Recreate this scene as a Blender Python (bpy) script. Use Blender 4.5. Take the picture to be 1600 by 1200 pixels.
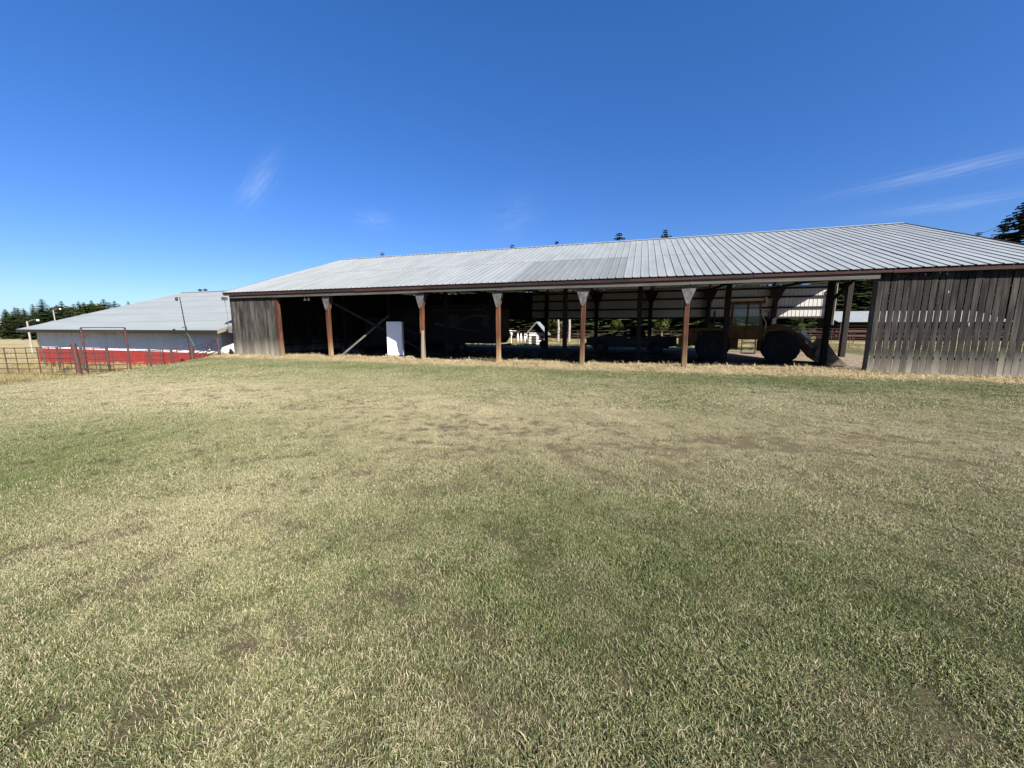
import bpy, bmesh, math, random
from mathutils import Vector, Matrix, noise
R = math.radians
random.seed(7)
S = bpy.context.scene
for o in list(bpy.data.objects): bpy.data.objects.remove(o)

# ------------------------------------------------------------------ camera
FPX, CX, CY, EYE, HOR = 600.0, 800.0, 600.0, 1.6, 510.0
PITCH = math.atan((CY - HOR) / FPX)
cd = bpy.data.cameras.new('camera'); cam = bpy.data.objects.new('camera', cd)
S.collection.objects.link(cam); S.camera = cam
cam.location = (0, 0, EYE); cam.rotation_euler = (R(90) - PITCH, 0, 0)
cd.sensor_width = 36; cd.lens = FPX / 1600 * 36; cd.clip_start = 0.05; cd.clip_end = 8000
S.render.resolution_x, S.render.resolution_y = 1024, 768

# frame of the long shed: s along its front (to the right), n into the picture
YAW = R(-18); DS = (math.cos(YAW), math.sin(YAW)); DN = (-DS[1], DS[0]); ORG = (0.0, 16.4)
def W(s, n, z=0.0): return Vector((ORG[0] + s*DS[0] + n*DN[0], ORG[1] + s*DS[1] + n*DN[1], z))
def SN(x, y): return ((x-ORG[0])*DS[0] + (y-ORG[1])*DS[1], (x-ORG[0])*DN[0] + (y-ORG[1])*DN[1])

# ------------------------------------------------------------------ sky, sun, exposure
SUN_AL, SUN_EL = 35.5, 37.5          # degrees in front of the shed's face; elevation
az = YAW - R(SUN_AL)
SUN = Vector((math.cos(az)*math.cos(R(SUN_EL)), math.sin(az)*math.cos(R(SUN_EL)), math.sin(R(SUN_EL))))
w = bpy.data.worlds.new('World'); S.world = w; w.use_nodes = True
nt = w.node_tree; N = nt.nodes; L = nt.links; N.clear()
sky = N.new('ShaderNodeTexSky'); sky.sky_type = 'NISHITA'; sky.sun_disc = False
sky.sun_elevation = R(SUN_EL); sky.sun_rotation = math.atan2(SUN.x, SUN.y)
sky.altitude = 700; sky.air_density = 1.0; sky.dust_density = 0.4; sky.ozone_density = 2.0
hs = N.new('ShaderNodeHueSaturation'); hs.inputs['Saturation'].default_value = 1.34; hs.inputs['Value'].default_value = 1.0
bg = N.new('ShaderNodeBackground'); bg.inputs['Strength'].default_value = 0.055
out = N.new('ShaderNodeOutputWorld')
L.new(sky.outputs[0], hs.inputs['Color'])
tc = N.new('ShaderNodeTexCoord'); sep = N.new('ShaderNodeSeparateXYZ'); L.new(tc.outputs['Generated'], sep.inputs[0])
def wm(op, a, b=None, c=None, clamp=False):
    m = N.new('ShaderNodeMath'); m.operation = op; m.use_clamp = clamp
    for i, v in enumerate((a, b, c)):
        if v is None: continue
        if isinstance(v, (int, float)): m.inputs[i].default_value = v
        else: L.new(v, m.inputs[i])
    return m.outputs[0]
def wdot(v):
    d = N.new('ShaderNodeVectorMath'); d.operation = 'DOT_PRODUCT'; L.new(tc.outputs['Generated'], d.inputs[0]); d.inputs[1].default_value = v; return d.outputs['Value']
# the clear dry air over the horizon: a little less white than the model sky, all the way round
hz = N.new('ShaderNodeValToRGB'); hz.color_ramp.elements[0].position = 0.0; hz.color_ramp.elements[0].color = (.46, .62, .95, 1); hz.color_ramp.elements[1].position = .55; hz.color_ramp.elements[1].color = (1.30, 1.06, 1.28, 1)
L.new(sep.outputs['Z'], hz.inputs[0])
mh = N.new('ShaderNodeMixRGB'); mh.blend_type = 'MULTIPLY'; mh.inputs[0].default_value = 1.0; L.new(hs.outputs[0], mh.inputs[1]); L.new(hz.outputs[0], mh.inputs[2])
skycol = mh.outputs[0]
# thin cirrus wisps: streaks of noise around a few directions of the sky
def pdir(px, py):
    X = (px-CX)/FPX; Z = -(py-CY)/FPX
    return Vector((X, math.cos(PITCH)+Z*math.sin(PITCH), -math.sin(PITCH)+Z*math.cos(PITCH))).normalized()
for (p0, p1, ln, wd_, amt) in (((375,325),(430,245),1.0,.34,.15), ((555,340),(615,347),1.0,.5,.11), ((1330,300),(1640,232),1.1,.09,.20), ((1350,340),(1640,296),1.1,.10,.11), ((770,350),(830,325),1.3,.7,.06), ((2300,300),(2700,100),1.0,.14,.4), ((-900,300),(-500,100),1.0,.16,.35)):
    a = pdir(*p0); c = pdir(*p1); mid = ((a+c)/2).normalized(); u = (c-a); hl = u.length/2*ln; u = (u - mid*u.dot(mid)).normalized(); v = mid.cross(u)
    du = wdot(u); dv = wdot(v); dm = wdot(mid)
    un = wm('DIVIDE', wm('DIVIDE', du, dm), hl); vn = wm('DIVIDE', wm('DIVIDE', dv, dm), hl*wd_)
    e = wm('POWER', 2.718, wm('MULTIPLY', wm('ADD', wm('MULTIPLY', un, un), wm('MULTIPLY', vn, vn)), -1.3))
    e = wm('MULTIPLY', e, wm('GREATER_THAN', dm, .3))
    cv = N.new('ShaderNodeCombineXYZ'); L.new(wm('MULTIPLY', un, .7), cv.inputs[0]); L.new(wm('MULTIPLY', vn, 1.6), cv.inputs[1]); cv.inputs[2].default_value = p0[0]*.01
    nn = N.new('ShaderNodeTexNoise'); nn.inputs['Scale'].default_value = 1.5; nn.inputs['Detail'].default_value = 6; nn.inputs['Roughness'].default_value = .6; nn.inputs['Distortion'].default_value = .7; L.new(cv.outputs[0], nn.inputs['Vector'])
    fac = wm('MULTIPLY', wm('MULTIPLY', e, wm('MULTIPLY', wm('SUBTRACT', nn.outputs[0], .32, clamp=True), 3.0, clamp=True)), amt, clamp=True)
    mx = N.new('ShaderNodeMixRGB'); L.new(fac, mx.inputs['Fac']); L.new(skycol, mx.inputs[1]); mx.inputs[2].default_value = (7.0, 7.6, 8.4, 1); skycol = mx.outputs[0]
L.new(skycol, bg.inputs['Color']); L.new(bg.outputs[0], out.inputs[0])
sl = bpy.data.lights.new('sun', 'SUN'); sl.energy = 5.0; sl.angle = R(0.53); sl.color = (1.0, 0.945, 0.86)
so = bpy.data.objects.new('sun', sl); S.collection.objects.link(so)
so.rotation_euler = SUN.to_track_quat('Z', 'Y').to_euler(); so.location = (30, -30, 40)
vs = S.view_settings; vs.view_transform = 'Standard'; vs.look = 'None'; vs.gamma = 1.0; vs.use_curve_mapping = False
vs.exposure = 1.4
S.render.engine = 'CYCLES'
S.cycles.max_bounces = 6; S.cycles.transparent_max_bounces = 12

# ------------------------------------------------------------------ mesh helpers
class MB:
    def __init__(self): self.v = []; self.f = []; self.sm = []
    def add(self, vs, fs, smooth=False):
        b = len(self.v); self.v += [tuple(p) for p in vs]
        for f in fs: self.f.append(tuple(b+i for i in f)); self.sm.append(smooth)
        return self
    def box(self, x0, x1, y0, y1, z0, z1):
        return self.add([(x0,y0,z0),(x1,y0,z0),(x1,y1,z0),(x0,y1,z0),(x0,y0,z1),(x1,y0,z1),(x1,y1,z1),(x0,y1,z1)],
                 [(0,3,2,1),(4,5,6,7),(0,1,5,4),(1,2,6,5),(2,3,7,6),(3,0,4,7)])
    def bar(self, a, b, wd, ht=None, up=(0,0,1)):
        ht = ht or wd; a = Vector(a); b = Vector(b); d = (b-a).normalized(); up = Vector(up)
        if abs(d.dot(up)) > .98: up = Vector((0,1,0))
        x = d.cross(up).normalized(); y = x.cross(d)
        c = [x*sx*wd/2 + y*sy*ht/2 for sx, sy in ((-1,-1),(1,-1),(1,1),(-1,1))]
        return self.add([a+q for q in c]+[b+q for q in c], [(0,1,2,3),(7,6,5,4),(0,4,5,1),(1,5,6,2),(2,6,7,3),(3,7,4,0)])
    def tube(self, pts, rad, seg=8, cap=True):
        pts = [Vector(p) for p in pts]; rr = rad if isinstance(rad, (list, tuple)) else [rad]*len(pts)
        vs = []; n = len(pts)
        for i, p in enumerate(pts):
            d = (pts[min(i+1,n-1)] - pts[max(i-1,0)]).normalized()
            up = Vector((0,0,1)) if abs(d.z) < .95 else Vector((1,0,0))
            x = d.cross(up).normalized(); y = x.cross(d)
            for k in range(seg):
                t = 2*math.pi*k/seg; vs.append(p + (x*math.cos(t) + y*math.sin(t))*rr[i])
        fs = [(i*seg+k, i*seg+(k+1)%seg, (i+1)*seg+(k+1)%seg, (i+1)*seg+k) for i in range(n-1) for k in range(seg)]
        self.add(vs, fs, True)
        if cap:
            self.add(vs[:seg], [tuple(range(seg))[::-1]]); self.add(vs[-seg:], [tuple(range(seg))])
        return self
    def prism(self, poly, y0, y1, inset=0.0):      # polygon in x,z extruded along y
        n = len(poly)
        vs = [(p[0], y0, p[1]) for p in poly] + [(p[0], y1, p[1]) for p in poly]
        return self.add(vs, [tuple(range(n)), tuple(range(2*n-1, n-1, -1))] + [(i+n, (i+1)%n+n, (i+1)%n, i) for i in range(n)])
    def lathe(self, prof, c, axis='y', seg=28):      # prof: (radius, offset along axis)
        vs = []
        for r, o in prof:
            for k in range(seg):
                t = 2*math.pi*k/seg
                if axis == 'y': vs.append((c[0]+r*math.cos(t), c[1]+o, c[2]+r*math.sin(t)))
                elif axis == 'x': vs.append((c[0]+o, c[1]+r*math.cos(t), c[2]+r*math.sin(t)))
                else: vs.append((c[0]+r*math.cos(t), c[1]+r*math.sin(t), c[2]+o))
        m = len(prof)
        return self.add(vs, [(i*seg+k, i*seg+(k+1)%seg, (i+1)*seg+(k+1)%seg, (i+1)*seg+k) for i in range(m-1) for k in range(seg)], True)
    def mesh(self, name, mat):
        me = bpy.data.meshes.new(name); me.from_pydata(self.v, [], self.f)
        me.polygons.foreach_set('use_smooth', self.sm)
        if mat: me.materials.append(mat)
        me.validate(); me.update(); return me
    def build(self, name, mat, parent=None, bevel=0.0, loc=None):
        me = self.mesh(name, mat)
        bm = bmesh.new(); bm.from_mesh(me)
        if bevel:
            es = [e for e in bm.edges if len(e.link_faces) == 2 and e.calc_face_angle(0) > .5]
            bmesh.ops.bevel(bm, geom=es, offset=bevel, segments=2, affect='EDGES', profile=.6, clamp_overlap=True)
        bmesh.ops.recalc_face_normals(bm, faces=bm.faces[:])
        bm.to_mesh(me); bm.free()
        return link(name, me, parent, loc)
def link(name, me, parent=None, loc=None, rot=None):
    o = bpy.data.objects.new(name, me); S.collection.objects.link(o)
    if parent: o.parent = parent
    if loc is not None: o.location = loc
    if rot is not None: o.rotation_euler = rot
    return o
def tag(o, label, cat, group=None):
    o['label'] = label; o['category'] = cat
    if group: o['group'] = group
    return o
def thing(name, label, cat, loc=(0,0,0), rz=0.0, group=None):
    o = link(name, None, None, loc, (0,0,rz)); o.empty_display_size = .3
    return tag(o, label, cat, group)
def copy_tree(o, parent=None):
    c = o.copy(); S.collection.objects.link(c); c.parent = parent
    for ch in o.children: copy_tree(ch, c)
    return c
ORD = ['first','second','third','fourth','fifth','sixth','seventh','eighth','ninth','tenth','eleventh','twelfth','thirteenth','fourteenth','fifteenth','sixteenth','seventeenth','eighteenth','nineteenth','twentieth','twenty-first','twenty-second','twenty-third','twenty-fourth','twenty-fifth','twenty-sixth'] + ['twenty-seventh','twenty-eighth','twenty-ninth','thirtieth'] + ['thirty-'+q for q in ('first','second','third','fourth','fifth','sixth','seventh','eighth','ninth')] + ['fortieth'] + ['forty-'+q for q in ('first','second','third','fourth','fifth','sixth','seventh','eighth','ninth')]

# ------------------------------------------------------------------ materials
def newmat(name):
    m = bpy.data.materials.new(name); m.use_nodes = True
    t = m.node_tree; b = t.nodes['Principled BSDF']; return m, t, b
def nd(t, typ, **kw):
    n = t.nodes.new(typ)
    for k, v in kw.items():
        if k in n.inputs: n.inputs[k].default_value = v
        else: setattr(n, k, v)
    return n
def ramp(t, fac, stops):
    r = nd(t, 'ShaderNodeValToRGB'); el = r.color_ramp.elements
    while len(el) < len(stops): el.new(.5)
    for e, (p, c) in zip(el, stops): e.position = p; e.color = (*c, 1) if len(c) == 3 else c
    if fac is not None: t.links.new(fac, r.inputs[0])
    return r.outputs[0]
def mth(t, op, a, b=None, clamp=False):
    m = nd(t, 'ShaderNodeMath', operation=op, use_clamp=clamp)
    for i, v in enumerate((a, b)):
        if v is None: continue
        if isinstance(v, (int, float)): m.inputs[i].default_value = v
        else: t.links.new(v, m.inputs[i])
    return m.outputs[0]
def mix(t, fac, a, b, mode='MIX'):
    m = nd(t, 'ShaderNodeMixRGB', blend_type=mode)
    for i, v in zip(range(3), (fac, a, b)):
        if isinstance(v, (int, float)): m.inputs[i].default_value = v
        elif isinstance(v, tuple): m.inputs[i].default_value = (*v, 1)
        else: t.links.new(v, m.inputs[i])
    return m.outputs[0]
ALB = .66      # daylight exposure is set for these reflectances
def sc3(c, k=None): return tuple(x*(ALB if k is None else k) for x in c)
def pm(name, c1, c2=None, scale=3.0, stretch=(1,1,1), rough=.7, metal=0.0, bump=0.0, detail=5, vary=0.0, spec=.4, coat=0.0, f=None):
    m, t, b = newmat(name)
    c2 = sc3(c2 or tuple(x*.75 for x in c1), f); c1 = sc3(c1, f)
    tcn = nd(t, 'ShaderNodeTexCoord'); mpn = nd(t, 'ShaderNodeMapping'); mpn.inputs['Scale'].default_value = stretch
    oi = nd(t, 'ShaderNodeObjectInfo')
    ad = nd(t, 'ShaderNodeVectorMath', operation='ADD'); t.links.new(tcn.outputs['Object'], ad.inputs[0])
    sc = nd(t, 'ShaderNodeVectorMath', operation='SCALE'); sc.inputs[0].default_value = (13.1, 7.7, 5.3); t.links.new(oi.outputs['Random'], sc.inputs['Scale'])
    t.links.new(sc.outputs[0], ad.inputs[1]); t.links.new(ad.outputs[0], mpn.inputs[0])
    nz = nd(t, 'ShaderNodeTexNoise', Scale=scale, Detail=detail, Roughness=.62); t.links.new(mpn.outputs[0], nz.inputs['Vector'])
    col = ramp(t, nz.outputs[0], [(.3, c2), (.7, c1)])
    if vary:
        v = mth(t, 'ADD', mth(t, 'MULTIPLY', oi.outputs['Random'], 2*vary), 1-vary)
        h = nd(t, 'ShaderNodeHueSaturation'); t.links.new(v, h.inputs['Value']); t.links.new(col, h.inputs['Color']); col = h.outputs[0]
    t.links.new(col, b.inputs['Base Color'])
    b.inputs['Roughness'].default_value = rough; b.inputs['Metallic'].default_value = metal
    b.inputs['Specular IOR Level'].default_value = spec; b.inputs['Coat Weight'].default_value = coat
    if bump:
        bp = nd(t, 'ShaderNodeBump', Strength=bump, Distance=.02); t.links.new(nz.outputs[0], bp.inputs['Height']); t.links.new(bp.outputs[0], b.inputs['Normal'])
    return m
def board_mat(name, dark, light, bleach, zb0, zb1, specks=True):
    """weathered sawn board: grain along z, weathering bleached towards its foot, knots and nail specks"""
    dark, light, bleach = sc3(dark), sc3(light), sc3(bleach)
    m, t, b = newmat(name)
    geo = nd(t, 'ShaderNodeTexCoord'); oi = nd(t, 'ShaderNodeObjectInfo')
    sc = nd(t, 'ShaderNodeVectorMath', operation='SCALE'); sc.inputs[0].default_value = (31.0, 17.0, 9.0); t.links.new(oi.outputs['Random'], sc.inputs['Scale'])
    ad = nd(t, 'ShaderNodeVectorMath', operation='ADD'); t.links.new(geo.outputs['Object'], ad.inputs[0]); t.links.new(sc.outputs[0], ad.inputs[1])
    mpn = nd(t, 'ShaderNodeMapping'); mpn.inputs['Scale'].default_value = (28, 28, 1.1); t.links.new(ad.outputs[0], mpn.inputs[0])
    g1 = nd(t, 'ShaderNodeTexNoise', Scale=1.0, Detail=6.0, Roughness=.65); t.links.new(mpn.outputs[0], g1.inputs['Vector'])
    mp2 = nd(t, 'ShaderNodeMapping'); mp2.inputs['Scale'].default_value = (3, 3, .9); t.links.new(ad.outputs[0], mp2.inputs[0])
    g2 = nd(t, 'ShaderNodeTexNoise', Scale=1.0, Detail=4.0); t.links.new(mp2.outputs[0], g2.inputs['Vector'])
    f = mth(t, 'ADD', mth(t, 'MULTIPLY', g1.outputs[0], .55), mth(t, 'MULTIPLY', g2.outputs[0], .5))
    col = ramp(t, f, [(.43, dark), (.53, tuple((a+c)/2*.75 for a, c in zip(dark, light))), (.63, light)])
    sx = nd(t, 'ShaderNodeSeparateXYZ'); t.links.new(geo.outputs['Object'], sx.inputs[0])
    mr = nd(t, 'ShaderNodeMapRange'); mr.inputs['From Min'].default_value = zb1; mr.inputs['From Max'].default_value = zb0
    zz = mth(t, 'ADD', sx.outputs[2], mth(t, 'MULTIPLY', mth(t, 'SUBTRACT', g2.outputs[0], .5), 1.2))
    t.links.new(zz, mr.inputs['Value'])
    col = mix(t, mth(t, 'MULTIPLY', mr.outputs[0], .85), col, bleach)
    if specks:
        mp3 = nd(t, 'ShaderNodeMapping'); mp3.inputs['Scale'].default_value = (11, 11, 3.1); t.links.new(ad.outputs[0], mp3.inputs[0])
        vz = nd(t, 'ShaderNodeTexNoise', Scale=1.0, Detail=2.0); t.links.new(mp3.outputs[0], vz.inputs['Vector'])
        sp = ramp(t, vz.outputs[0], [(.73, (0,0,0)), (.79, (1,1,1))])
        col = mix(t, mth(t, 'MULTIPLY', sp, .6), col, (.36, .36, .33))
    v = mth(t, 'ADD', mth(t, 'MULTIPLY', oi.outputs['Random'], .7), .65)
    h = nd(t, 'ShaderNodeHueSaturation'); t.links.new(v, h.inputs['Value']); t.links.new(col, h.inputs['Color'])
    t.links.new(h.outputs[0], b.inputs['Base Color']); b.inputs['Roughness'].default_value = .85; b.inputs['Specular IOR Level'].default_value = .25
    bp = nd(t, 'ShaderNodeBump', Strength=.6, Distance=.01); t.links.new(g1.outputs[0], bp.inputs['Height']); t.links.new(bp.outputs[0], b.inputs['Normal'])
    return m
M = {}
M['board'] = board_mat('weathered_board', (.007,.006,.0053), (.062,.054,.046), (.27,.245,.20), .0, .8)
M['board2'] = board_mat('grey_board', (.022,.019,.016), (.15,.135,.112), (.36,.33,.255), .05, .95)
M['post'] = board_mat('stained_post', (.075,.028,.015), (.22,.085,.04), (.40,.30,.165), .0, 1.1, False)
M['fascia'] = pm('fascia_wood', (.075,.022,.013), (.012,.009,.008), 1.6, (.45,3,5), .9, bump=.3, vary=.5)
M['beam'] = pm('grey_timber', (.15,.135,.115), (.06,.052,.044), 2.5, (.5,6,6), .85, bump=.3, vary=.15)
M['gusset'] = pm('gusset_plywood', (.19,.185,.175), (.05,.047,.042), 9, (1,1,.7), .8, bump=.3)
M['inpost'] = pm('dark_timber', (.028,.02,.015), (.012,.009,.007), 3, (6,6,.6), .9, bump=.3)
M['roof'] = pm('galvanised_roof', (.385,.41,.40), (.29,.31,.305), .8, (2.2,.45,1), .5, .12, vary=.05, detail=8)
M['roof_dull'] = pm('dull_galvanised', (.265,.285,.28), (.205,.222,.218), .8, (2.2,.45,1), .55, .12, vary=.04, detail=8)
M['sheet'] = pm('white_sheet', (.44,.435,.41), (.36,.355,.335), 1.0, (1,1,1), .6, vary=.05, f=1)
M['steel'] = pm('galv_steel', (.5,.5,.5), (.35,.35,.36), 6, rough=.4, metal=.7)
M['barnroof'] = pm('barn_roof_metal', (.38,.41,.395), (.31,.34,.33), .5, (.6,1.8,1), .6, .05, detail=8)
M['barnwhite'] = pm('barn_white_paint', (.62,.62,.62), (.54,.54,.54), 1.2, (1,1,.4), .7, f=1)
M['barnred'] = pm('barn_red_paint', (.52,.040,.032), (.27,.028,.023), 2.2, (4,4,.6), .8, bump=.2, detail=8)
M['rust'] = pm('rusty_red_pipe', (.13,.05,.038), (.06,.028,.024), 9, rough=.75, bump=.2)
M['rustd'] = pm('dark_brown_pipe', (.10,.055,.045), (.05,.03,.026), 9, rough=.75)
M['fridge'] = pm('fridge_enamel', (.78,.79,.80), (.72,.73,.74), 2, rough=.35, f=1)
M['fridged'] = pm('fridge_side', (.42,.43,.44), (.34,.35,.36), 2, rough=.45)
M['black'] = pm('black_rubber', (.022,.022,.022), (.012,.012,.012), 20, rough=.85, bump=.15)
M['darkmetal'] = pm('dark_metal', (.04,.04,.04), (.02,.02,.02), 8, rough=.5, metal=.3)
M['chrome'] = pm('chrome', (.55,.55,.55), (.4,.4,.4), 4, rough=.25, metal=.9)
M['truck'] = pm('truck_paint', (.008,.009,.011), (.006,.007,.008), 3, rough=.45, spec=.25)
M['trucktrim'] = pm('truck_grey_trim', (.06,.06,.062), (.04,.04,.042), 6, rough=.5)
M['yellow'] = pm('loader_yellow', (.36,.15,.02), (.15,.062,.013), 3.5, rough=.65, bump=.1, detail=8)
M['bucket'] = pm('worn_bucket_steel', (.34,.27,.20), (.16,.11,.075), 5, rough=.55, metal=.2, detail=8)
M['rv'] = pm('rv_dark_skin', (.02,.019,.018), (.014,.0135,.013), 1, rough=.6, spec=.2)
M['rvstripe'] = pm('rv_grey_swoosh', (.075,.075,.075), (.05,.05,.05), 2, rough=.6)
M['panel'] = pm('pale_panel', (.07,.068,.063), (.05,.048,.045), 2, rough=.8)
M['plank'] = pm('pale_plank', (.36,.32,.27), (.20,.17,.135), 4, (1,5,5), .85, bump=.2, vary=.2)
M['loaderim'] = pm('dirty_rim', (.06,.045,.03), (.03,.022,.016), 6, rough=.8)
M['twig'] = pm('brown_twigs', (.16,.11,.07), (.08,.05,.03), 5, rough=.9)
M['white'] = pm('white_paint', (.80,.80,.78), (.70,.70,.68), 4, rough=.6, f=.9)
M['spruce'] = None
def glass():
    m, t, b = newmat('window_glass'); b.inputs['Base Color'].default_value = (.9,.95,.95,1); b.inputs['Roughness'].default_value = .03
    b.inputs['Transmission Weight'].default_value = 0.0
    tr = nd(t, 'ShaderNodeBsdfTransparent'); tr.inputs[0].default_value = (.75,.8,.8,1); gl = nd(t, 'ShaderNodeBsdfGlossy'); gl.inputs['Roughness'].default_value = .04
    fr = nd(t, 'ShaderNodeFresnel'); fr.inputs[0].default_value = 1.45; ms = nd(t, 'ShaderNodeMixShader')
    t.links.new(fr.outputs[0], ms.inputs[0]); t.links.new(tr.outputs[0], ms.inputs[1]); t.links.new(gl.outputs[0], ms.inputs[2])
    t.links.new(ms.outputs[0], t.nodes['Material Output'].inputs[0]); return m
M['glass'] = glass()
M['tint'] = pm('tinted_glass', (.012,.012,.013), (.01,.01,.011), 2, rough=.2, spec=.35)
def leafmat(name, stops, trans=.25):
    m, t, b = newmat(name); t.nodes.remove(b)
    at = nd(t, 'ShaderNodeAttribute', attribute_name='tone'); oi = nd(t, 'ShaderNodeObjectInfo')
    f = mth(t, 'ADD', at.outputs['Fac'], mth(t, 'MULTIPLY', mth(t, 'SUBTRACT', oi.outputs['Random'], .5), .35), True)
    col = ramp(t, f, stops)
    d = nd(t, 'ShaderNodeBsdfDiffuse'); tl = nd(t, 'ShaderNodeBsdfTranslucent'); ms = nd(t, 'ShaderNodeMixShader'); ms.inputs[0].default_value = trans
    t.links.new(col, d.inputs[0]); t.links.new(col, tl.inputs[0]); t.links.new(d.outputs[0], ms.inputs[1]); t.links.new(tl.outputs[0], ms.inputs[2])
    t.links.new(ms.outputs[0], t.nodes['Material Output'].inputs[0]); return m
M['spruce'] = leafmat('spruce_needles', [(0,(.017,.026,.012)), (.5,(.032,.047,.02)), (1,(.065,.078,.032))], .15)
M['leaf'] = leafmat('broad_leaves', [(0,(.022,.03,.009)), (.5,(.042,.054,.014)), (1,(.11,.105,.028))], .3)
M['bark'] = pm('bark', (.14,.11,.085), (.06,.045,.035), 6, (3,3,.6), .9, bump=.5)
M['birch'] = pm('pale_bark', (.55,.50,.44), (.25,.21,.17), 6, (1,1,3), .9, bump=.3)

# ------------------------------------------------------------------ terrain
def sst(a, b, x):
    t = max(0., min(1., (x-a)/(b-a))); return t*t*(3-2*t)
def bump2(x, y): return .5*math.sin(x*1.7+y*.6)*math.sin(y*1.3-x*.4+1.1) + .5*math.sin(x*.63-1.2)*math.sin(y*.71+.4)
def gz(s, n):
    u = -s - 16.5 + .75*max(0., -n-.4)*sst(-4, -14, s)
    z = -.85*sst(.2, 3.4, u) - .35*sst(3.4, 22, u) - .5*sst(30, 160, u)
    ins = sst(.35, 1.3, n)*sst(-15.8, -15.2, s)
    z -= .11*ins
    if -17 < s < 17.5:
        berm = math.exp(-((n-.05)/.5)**2)*sst(-16.5, -15, s)*(1-sst(12, 13, s))
        z += berm*(.05 + .05*math.sin(s*1.9)*math.sin(s*.73+1))
    z += .06*sst(3, 12.5, s)*sst(-5, 0, n)*(1-sst(1, 2.5, n))
    if n < -1.5: z += .02*bump2(s, n)
    return z
def GP(s, n, dz=0.0): return W(s, n, gz(s, n)+dz)
def axis(fine0, fine1, step, far, g=1.28):
    a = []; x = fine0
    while x < fine1: a.append(x); x += step
    h = step; x = fine1
    while x < far: a.append(x); h *= g; x += h
    a.append(far)
    h = step; x = fine0 - step
    while x > -far: a.append(x); h *= g; x -= h
    a.append(-far); return sorted(a)
xs = axis(-40, 24, .5, 3000); ys = axis(-17, 20, .32, 3000)
V = []; F = []
for y in ys:
    for x in xs: V.append((x, y, gz(x, y)))
nx = len(xs)
for j in range(len(ys)-1):
    for i in range(nx-1): F.append((j*nx+i, j*nx+i+1, (j+1)*nx+i+1, (j+1)*nx+i))

# green/dry patches shared by the soil and the blades on it (world metres)
PATCH = [(-5.8,5.6,2.2,.32),(-4.2,7.0,1.6,.16),(-.2,2.7,1.3,.24),(1.6,2.3,1.4,.26),(4.6,3.4,1.8,.20),(-2.6,2.6,1.1,-.20),(-3.6,1.6,1.4,-.14),(2.0,8.5,2.2,-.14),
         (6.5,7.2,2.6,-.22),(9.5,6.3,2.4,-.18),(-1.2,4.8,1.0,-.08),(-9,8.5,2.2,-.12),(3.4,1.5,1.0,.16),(-2.6,9.3,3.0,-.18),(-7,11,3.0,-.16),(.2,6.4,1.2,-.06),(-1.6,7.0,.7,.12)]
def ground_nodes(t):
    """returns sockets: position, s, n, green (0 dry .. 1 green), coarse noise"""
    g = nd(t, 'ShaderNodeNewGeometry'); P = g.outputs['Position']
    def dot(v, off):
        d = nd(t, 'ShaderNodeVectorMath', operation='DOT_PRODUCT'); t.links.new(P, d.inputs[0]); d.inputs[1].default_value = v
        return mth(t, 'SUBTRACT', d.outputs['Value'], off)
    s = dot((DS[0], DS[1], 0), ORG[1]*DS[1]); n = dot((DN[0], DN[1], 0), ORG[1]*DN[1])
    na = nd(t, 'ShaderNodeTexNoise', Scale=.42, Detail=4.0, Roughness=.6); t.links.new(P, na.inputs['Vector'])
    nb = nd(t, 'ShaderNodeTexNoise', Scale=3.2, Detail=4.0, Roughness=.65); t.links.new(P, nb.inputs['Vector'])
    f = mth(t, 'ADD', mth(t, 'MULTIPLY', na.outputs[0], 1.1), mth(t, 'MULTIPLY', nb.outputs[0], .75))
    f = mth(t, 'SUBTRACT', f, .505)
    def gauss(c, r, wgt, sock):
        q = mth(t, 'DIVIDE', mth(t, 'SUBTRACT', sock, c), r); q = mth(t, 'MULTIPLY', q, q)
        return mth(t, 'MULTIPLY', mth(t, 'POWER', 2.718, mth(t, 'MULTIPLY', q, -1.0)), wgt)
    sw = mth(t, 'ADD', n, mth(t, 'MULTIPLY', mth(t, 'SUBTRACT', na.outputs[0], .5), 3.0))
    f = mth(t, 'ADD', f, gauss(-9.6, 1.9, -.42, sw))        # worn strip driven across the lawn
    f = mth(t, 'ADD', f, gauss(-2.6, 1.3, .26, sw))         # greener strip before the shed
    f = mth(t, 'ADD', f, gauss(-5.5, 1.6, .06, sw))
    for (x, y, r, wgt) in PATCH:
        d = nd(t, 'ShaderNodeVectorMath', operation='DISTANCE'); t.links.new(P, d.inputs[0]); d.inputs[1].default_value = (x, y, 0)
        f = mth(t, 'ADD', f, gauss(0, r, wgt*.75, d.outputs['Value']))
    return P, s, n, f, na.outputs[0], nb.outputs[0]
def step_(t, a, b, x):
    m = nd(t, 'ShaderNodeMapRange', interpolation_type='SMOOTHSTEP'); m.inputs['From Min'].default_value = a; m.inputs['From Max'].default_value = b
    t.links.new(x, m.inputs['Value']); return m.outputs[0]
gm, t, b = newmat('ground_soil')
P, s_, n_, grn, na, nb = ground_nodes(t)
fine = nd(t, 'ShaderNodeTexNoise', Scale=70.0, Detail=6.0, Roughness=.7); t.links.new(P, fine.inputs['Vector'])
thatch = ramp(t, fine.outputs[0], [(.3, (.055,.043,.025)), (.5, (.13,.106,.06)), (.72, (.25,.21,.12))])
turf = ramp(t, fine.outputs[0], [(.3, sc3((.035,.042,.016))), (.5, sc3((.085,.095,.035))), (.72, sc3((.18,.18,.075)))])
lawn = mix(t, .18, mix(t, step_(t, .3, .8, grn), thatch, turf), (.02, .016, .009))
straw = ramp(t, fine.outputs[0], [(.28, sc3((.12,.085,.05))), (.5, sc3((.36,.28,.165))), (.7, sc3((.58,.48,.30)))])
nw = mth(t, 'ADD', n_, mth(t, 'MULTIPLY', mth(t, 'SUBTRACT', nb, .5), 1.2))
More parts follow.
